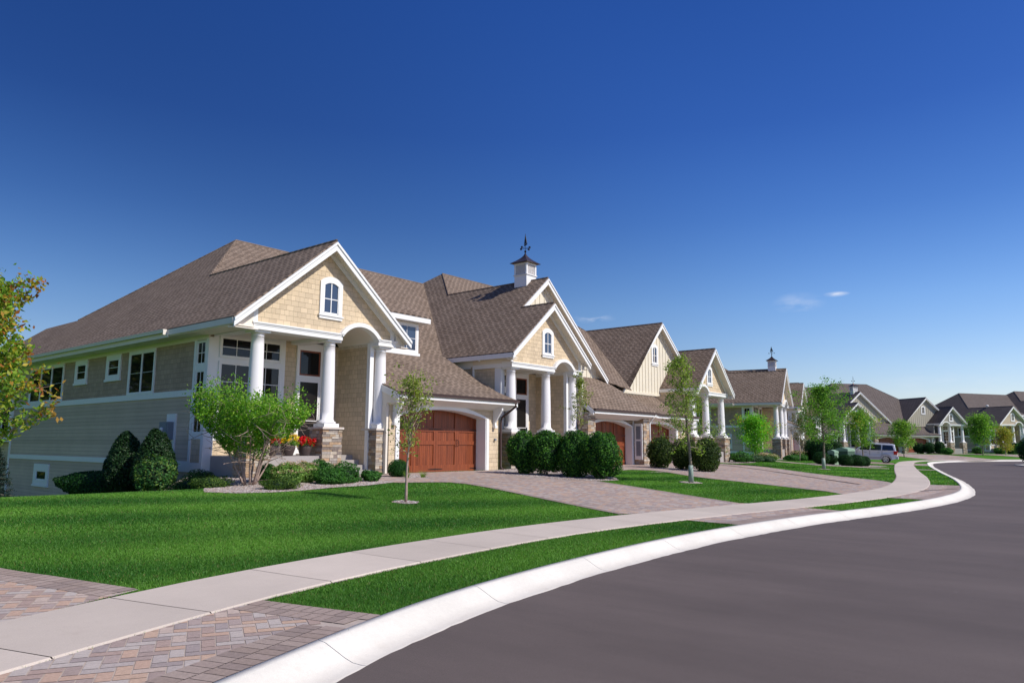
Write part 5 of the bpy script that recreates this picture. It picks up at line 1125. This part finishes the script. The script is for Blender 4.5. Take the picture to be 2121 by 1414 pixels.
for i, (x, y, rr, hh, lb) in enumerate(((13.05, 17.5, .42, .45, 'left low green shrub of the bed before the middle pier'), (13.7, 17.65, .45, .58, 'middle bushy green shrub in front of the steps'), (14.75, 17.7, .32, .36, 'right low green shrub beside the brick path'), (13.5, 18.5, .34, .62, 'small dark green shrub tucked behind the sedum'))):
    bush(x, y, rr, hh, lb, 'shrub', 'garden_shrub', pal=SH, n=4600, leaf=.028, seed=95+i, rough=.28, group='green shrubs in the gravel bed')
def tuft(x, y, label, h=.3):
    global RNG; RNG = np.random.default_rng(int(x*100)); n = 130; a = RNG.uniform(0, 6.28, n); l = RNG.uniform(.4, 1, n)*h; V = np.empty((n, 3, 3)); o = RNG.normal(0, .03, (n, 2)); z = gz(x, y)
    V[:, 0] = np.stack([x+o[:, 0]-np.sin(a)*.005, y+o[:, 1]+np.cos(a)*.005, np.full(n, z)], 1); V[:, 1] = np.stack([x+o[:, 0]+np.sin(a)*.005, y+o[:, 1]-np.cos(a)*.005, np.full(n, z)], 1); V[:, 2] = np.stack([x+o[:, 0]+np.cos(a)*l*.7, y+o[:, 1]+np.sin(a)*l*.7, z+l], 1)
    c = np.array([(.22, .34, .06)])*RNG.uniform(.6, 1.3, (n, 1)); tag(fast_mesh('grass_tuft', V.reshape(-1, 3), np.arange(3*n).reshape(-1, 3), M['grass'], colors=c), label, 'ornamental grass')
tuft(16.75, 18.3, 'spiky grass tuft right of the dark box ball'); tuft(17.35, 18.15, 'spiky grass tuft at the driveway edge near the garage')
# blue spruce at the far left behind the lawn crest
def spruce(x, y, h, rad, label):
    global RNG; RNG = np.random.default_rng(9); r = empty('spruce_tree', (x, y, gz(x, y)-.05)); tag(r, label, 'evergreen'); limbs('trunk', [([(0, 0, 0), (0, 0, h)], [.09, .01])], M['bark'], r)
    C = []; sg = []
    for k in range(90):
        t = (k+.5)/90; z = .1+t*h*.95; a = k*2.4; L = rad*(1-t)**.85*RNG.uniform(.8, 1.15)+.06; B = curve((0, 0, z), (math.cos(a), math.sin(a), -.12), L, 5, .05, .03); sg.append((B, [.018, .015, .012, .009, .006, .004])); C += [B[j] for j in range(1, 6)]
        for q in range(1, 5):
            for s in (-1, 1): U = curve(B[q], (math.cos(a+s*.8), math.sin(a+s*.8), -.05), L*.3*(1-q/8), 3, .08); C += U[1:]
    C = np.array(C); n = 16000; C = C[RNG.integers(0, len(C), n)]+RNG.normal(0, .04, (n, 3)); limbs('branches', sg, M['bark'], r, 4); leaves('crown', C, .038, [(.010, .026, .016), (.016, .038, .024), (.022, .05, .03)], M['needle'], r, asp=.2)
spruce(7.3, 26.2, 3.3, 1.35, 'dark spruce at the left edge beyond the lawn crest')
# flower beds of the second and further houses
for i, (x, y, rr, hh, lb, bl) in enumerate(((55.6, 20.9, .9, .62, 'left pale pink sedum drift under the lime maple', 1), (57.6, 21.5, .9, .6, 'right pale pink sedum drift under the lime maple', 1), (52.4, 20.6, .75, .5, 'low grey-green mound at the drive edge before the lime maple', 0), (54.0, 20.2, .6, .42, 'smaller grey-green mound right of the larger one', 0),
        (62.4, 21.2, .6, .5, 'dark green shrub at the foot of the side-on corner pier', 0), (65.3, 21.5, .6, .55, 'dark green shrub right of the side-on corner pier', 0), (66.5, 21.9, .8, .85, 'pink flower clump right of the thin dull tree', 1), (68.0, 21.6, .7, .6, 'green shrub right of the pink flower clump', 0), (49.8, 20.4, .8, .75, 'dark shrub below the third porch right pier', 0), (69.5, 22.0, .5, .9, 'red flowering shrub before the dark hedge', 2))):
    bush(x, y, rr, hh, lb, 'flowers' if bl else 'shrub', 'flower_clump' if bl else 'garden_shrub', pal=[(.14, .28, .05), (.20, .34, .07), (.09, .2, .04)] if bl else ([(.07, .13, .06), (.10, .17, .08)] if i in (2, 3) else SH), n=2000, leaf=.055, seed=110+i, rough=.2, group='planting before the side-on porch', bloom=(30, PK if bl == 1 else [(.7, .03, .02), (.6, .05, .03)], .11) if bl else None)
for i, (px_, py_, rr, hh, lb) in enumerate(((124.0, 19.6, .8, 1.0, 'low shrub left of the far columned porch steps'), (134.0, 17.0, .8, 1.1, 'low shrub right of the far columned porch'), (138.5, 14.6, .9, 1.1, 'pale flowering shrub before the sand coloured wall'), (141.5, 13.4, .9, 1.1, 'green mound before the sand coloured wall'), (144.5, 12.2, .9, 1.0, 'round green mound near the basement window'), (133.0, 11.2, 1.1, 1.7, 'dark bush before the farthest porch'), (150.0, 13.2, 1.1, 2.0, 'dark cone bush against the sand coloured wall'))):
    bush(px_, py_, rr, hh, lb, 'shrub', 'garden_shrub', pal=SH if i != 6 else DARK, n=1200, leaf=.1, seed=130+i, group='far foundation shrubs')
bush(80.7, 6.0, 1.25, 2.5, 'dark round shrub on the traffic island at the right edge', n=5000, leaf=.07, seed=140, z=.13, zc=.5)
# trees beyond the left edge that the side windows mirror
for i, (x, y) in enumerate(((4, 62), (-4, 66), (-11, 74), (-9, 55), (2, 78))):
    tree(x, y, 11.5, ['tall garden tree behind the plot nearest the rear bay', 'second tall garden tree behind the plot', 'tall garden tree farthest left behind the plot', 'tall garden tree standing forward of its row', 'hindmost tall garden tree behind the plot'][i], .06, 5.0, .2, 26, 6000, .26, [(.08, .15, .03), (.2, .22, .04), (.05, .11, .02)], None, .5, z=-1.2, name='garden_tree', group='trees facing the side wall', spread=.18, seed=150+i, twigs=4)
# potted flowers on the porch edge
def pot(x, y, label, cols, r=.24, h=.37, z=-.42+ZC):
    global RNG; RNG = np.random.default_rng(int(x*50)); o = empty('flower_pot', (x, y, z)); tag(o, label, 'flower pot', 'flower pots on the porch edge')
    m = MB(); m.lathe([(r*.62, 0), (r*.72, h*.1), (r*.98, h*.62), (r*1.02, h*.82), (r*.95, h*.92), (r*1.06, h*.95), (r*1.06, h), (r*.92, h), (r*.9, h*.9), (.01, h*.9)], 0, 0, 24); m.build('pot', M['pot'], o, smooth=True)
    P, d = shell(900, r*1.25, r*1.25, .24, int(x*10), .2, .5, -.1); P[:, 2] += h; leaves('foliage', P, .032, [(.10, .24, .04), (.18, .34, .06)], M['leaf'], o)
    k = 42; ci = RNG.integers(0, len(P), k); q = 26; c = P[ci]*np.array([1.12, 1.12, 1])+np.array([0, 0, .05]); B = np.repeat(c, q, 0)+RNG.normal(0, .032, (k*q, 3)); leaves('flowers', B, .027, cols, M['petal'], o, asp=.9)['kind'] = 'stuff'
RED = [(.62, .008, .012), (.75, .02, .02), (.50, .005, .01)]; YEL = [(.85, .62, .01), (.9, .72, .03), (.8, .5, .01)]
pot(13.62, 21.42, 'left dark pot with red flowers on the porch edge', RED, .21); pot(14.27, 21.45, 'middle dark pot heaped with yellow flowers on the porch edge', YEL); pot(14.93, 21.45, 'right dark pot with red flowers against the stone pier', RED, .23)
# utility boxes
M['ubox'] = pm('pale_green_utility_paint', (.26, .38, .26), .5, .06); M['ubox2'] = pm('dark_green_utility_paint', (.06, .11, .07), .5, .06)
def ubox(x, y, w_, d_, h, label, rz, mt):
    o = empty('utility_box', (x, y, gz(x, y)), rz); tag(o, label, 'utility box', 'green utility boxes')
    m = MB(); m.box(-w_/2, w_/2, -d_/2, d_/2, 0, h*.78); m.build('cabinet', mt, o); m = MB(); m.prism([(-w_/2-.03, -d_/2-.03, h*.78), (-w_/2-.03, -d_/2-.03, h*.9), (-w_/2-.03, 0, h), (-w_/2-.03, d_/2+.03, h*.92), (-w_/2-.03, d_/2+.03, h*.78)], (w_+.06, 0, 0)); m.build('lid', M['ubox'], o); m = MB(); m.box(-.05, .05, -d_/2-.02, -d_/2, h*.35, h*.6); m.build('latch', M['iron'], o)
ubox(58.6, 15.9, .95, .9, 1.32, 'larger pale green utility box with sloped lid among round bushes', R_(-15), M['ubox2']); ubox(57.6, 16.5, .5, .5, 1.1, 'smaller pale green utility box left of the larger one', R_(-15), M['ubox'])
# ------------------------------------------------------------------ parked car
def suv(x, y, rz, pitch=0):
    pa = pm('silver_lilac_car_paint', (.62, .62, .68), .28, .02, spec=.6, metal=.1); low = pm('grey_car_cladding', (.36, .36, .40), .4, .03, metal=.2); tyre = pm('tyre_rubber', (.014, .014, .015), .8, .1); rim = pm('wheel_alloy', (.5, .5, .5), .3, .05, metal=.8)
    tl_ = pm('red_tail_lamp', (.45, .01, .01), .2, .05); hl = pm('clear_head_lamp', (.6, .6, .62), .15, .05); gl = glass_mat('car_glass', (.012, .014, .016), .05)
    r = empty('parked_car', (x, y, 0), rz); r.rotation_euler = (0, -pitch, rz); r.location.z = gz(x, y); tag(r, 'silver sport utility car parked nose-in on the driveway behind the sidewalk', 'car')
    # side outline, front is +x; body swept across y with tumblehome
    low_ = [(-2.25, .52), (-2.3, .62), (-2.32, .9), (-2.28, 1.08), (1.05, 1.08), (2.0, .98), (2.22, .86), (2.28, .6), (2.24, .42)]
    def arch_(cx, rr, n=8): return [(cx+rr*math.cos(a), .34+rr*math.sin(a)) for a in np.linspace(0, math.pi, n)]
    out = low_+[(2.2, .32), (1.86, .30)]+arch_(1.42, .42)+[(1.0, .28), (-.98, .28)]+arch_(-1.42, .42)+[(-1.86, .32), (-2.2, .4)]
    m = bmesh.new()
    def sweep(pts, ws):    # pts (x,z) with half width by height
        rings = []
        for sgn in (-1, 1): rings.append([m.verts.new((px, sgn*ws(px, pz), pz)) for px, pz in pts])
        n = len(pts)
        for i in range(n): m.faces.new((rings[0][i], rings[0][(i+1) % n], rings[1][(i+1) % n], rings[1][i]))
        m.faces.new(rings[1]); m.faces.new(list(reversed(rings[0])))
    def wb(px, pz): return .90-.06*max(0, abs(px)-1.7)/.6-.05*max(0, pz-.9)/.2
    sweep(out, wb); bmesh.ops.triangulate(m, faces=[f for f in m.faces if len(f.verts) > 4], ngon_method='EAR_CLIP')
    me = bpy.data.meshes.new('body'); m.normal_update(); m.to_mesh(me); m.free(); me.materials.append(pa); b = bpy.data.objects.new('body', me); COL.objects.link(b); b.parent = r
    bv = b.modifiers.new('bevel', 'BEVEL'); bv.width = .035; bv.segments = 3; bv.limit_method = 'ANGLE'; bv.angle_limit = R_(40)
    m = bmesh.new(); cab = [(-2.26, 1.06), (-2.12, 1.66), (-1.9, 1.73), (-.2, 1.77), (.28, 1.72), (1.12, 1.06)]
    sweep(cab, lambda px, pz: .86-.17*max(0, pz-1.06)/.7); me = bpy.data.meshes.new('cabin'); m.normal_update(); m.to_mesh(me); m.free(); me.materials.append(pa); c = bpy.data.objects.new('cabin', me); COL.objects.link(c); c.parent = r
    bv = c.modifiers.new('bevel', 'BEVEL'); bv.width = .05; bv.segments = 3; bv.limit_method = 'ANGLE'; bv.angle_limit = R_(25)
    hw = lambda z: .86-.17*max(0, z-1.06)/.7+.006
    for sg in (-1, 1):
        for pts in ([(-2.08, 1.16), (-1.98, 1.58), (-1.18, 1.62), (-1.14, 1.14)], [(-1.06, 1.14), (-1.08, 1.62), (-.28, 1.65), (-.2, 1.13)], [(-.12, 1.13), (-.2, 1.65), (.2, 1.63), (.86, 1.13)]):
            q = MB(); q.prism([(a, sg*hw(z), z) for a, z in pts], (0, sg*.008, 0)); q.build('side_window', gl, r)
        q = MB(); q.box(-1.14, -1.12, sg*.895-.004, sg*.895+.004, .42, 1.06); q.box(-.15, -.13, sg*.895-.004, sg*.895+.004, .42, 1.06); q.box(.9, .92, sg*.895-.004, sg*.895+.004, .42, 1.04); q.build('door_seam', M['iron'], r)
        q = MB(); q.box(-.98, .98, sg*.9-.015, sg*.9+.02, .34, .56); q.build('side_cladding', low, r)
        for hx in (-.95, .1): q = MB(); q.box(hx, hx+.2, sg*.9-.01, sg*.9+.03, .9, .95); q.build('door_handle', low, r)
        q = MB(); q.box(.68, .86, sg*.87-.0 if sg > 0 else -1.06, 1.06 if sg > 0 else -.87, 1.06, 1.22); q.build('mirror', pa, r)
        q = MB(); q.box(-2.335, -2.26, min(sg*.62, sg*.86), max(sg*.62, sg*.86), .78, 1.12); q.box(-2.33, -2.05, min(sg*.84, sg*.893), max(sg*.84, sg*.893), .8, 1.1); q.build('tail_light', tl_, r)
        q = MB(); q.box(2.12, 2.285, min(sg*.55, sg*.86), max(sg*.55, sg*.86), .68, .84); q.build('head_light', hl, r)
        q = MB(); q.tube([(-1.7, sg*.62, 1.78), (-1.6, sg*.62, 1.81), (0, sg*.62, 1.84), (.1, sg*.62, 1.8)], .018, 6); q.build('roof_rail', low, r)
        for wx in (-1.42, 1.42):
            fl = MB()
            for a0, a1 in zip(np.linspace(-.1, math.pi+.1, 13)[:-1], np.linspace(-.1, math.pi+.1, 13)[1:]):
                fl.prism([(wx+.41*math.cos(a0), sg*.86, .34+.41*math.sin(a0)), (wx+.41*math.cos(a1), sg*.86, .34+.41*math.sin(a1)), (wx+.49*math.cos(a1), sg*.86, .34+.49*math.sin(a1)), (wx+.49*math.cos(a0), sg*.86, .34+.49*math.sin(a0))], (0, sg*.075, 0))
            fl.build('wheel_flare', low, r)
            wl = MB(); n = 28; pr = [(.22, -.11), (.33, -.11), (.36, -.08), (.36, .08), (.33, .11), (.22, .11)]; b0 = 0
            for rr_, yy in pr:
                for k in range(n): a = 2*math.pi*k/n; wl.v.append((wx+rr_*math.cos(a), sg*.79+yy, .36+rr_*math.sin(a)))
            for i in range(5):
                for k in range(n): j = (k+1) % n; wl.f.append((i*n+k, i*n+j, (i+1)*n+j, (i+1)*n+k)); wl.c.append((1, 1, 1))
            w1 = wl.build('wheel', tyre, r, smooth=True); rm = MB()
            for k in range(5): a = 2*math.pi*k/5+.3; ca, sa = math.cos(a), math.sin(a); rm.prism([(wx+ca*.05-sa*.04, sg*.87, .36+sa*.05+ca*.04), (wx+ca*.23-sa*.055, sg*.88, .36+sa*.23+ca*.055), (wx+ca*.23+sa*.055, sg*.88, .36+sa*.23-ca*.055), (wx+ca*.05+sa*.04, sg*.87, .36+sa*.05-ca*.04)], (0, sg*.025, 0))
            for k in range(24): a0 = 2*math.pi*k/24; a1 = 2*math.pi*(k+1)/24; rm.prism([(wx+.2*math.cos(a0), sg*.86, .36+.2*math.sin(a0)), (wx+.2*math.cos(a1), sg*.86, .36+.2*math.sin(a1)), (wx+.24*math.cos(a1), sg*.86, .36+.24*math.sin(a1)), (wx+.24*math.cos(a0), sg*.86, .36+.24*math.sin(a0))], (0, sg*.045, 0))
            rm.tube([(wx, sg*.8, .36), (wx, sg*.905, .36)], .06, 10); rm.build('rim', rim, w1); dk = MB(); dk.tube([(wx, sg*.78, .36), (wx, sg*.84, .36)], .22, 20); dk.build('brake_disc', M['iron'], w1)
    q = MB(); q.prism([(-2.235, -.66, 1.14), (-2.12, -.62, 1.58), (-2.12, .62, 1.58), (-2.235, .66, 1.14)], (-.03, 0, .0)); q.build('rear_window', gl, r)
    q = MB(); q.prism([(.36, -.64, 1.67), (1.06, -.74, 1.13), (1.06, .74, 1.13), (.36, .64, 1.67)], (.03, 0, .035)); q.build('windscreen', gl, r)
    q = MB(); q.box(-2.4, -2.2, -.86, .86, .40, .62); q.build('rear_bumper', low, r); q = MB(); q.box(2.1, 2.36, -.84, .84, .34, .6); q.build('front_bumper', low, r); q = MB(); q.box(2.24, 2.3, -.5, .5, .68, .84); q.build('grille', M['iron'], r)
    q = MB(); q.box(-2.345, -2.3, -.26, .26, .72, .86); q.build('number_plate', M['white'], r)
suv(72.65, 17.75, R_(100), .035)
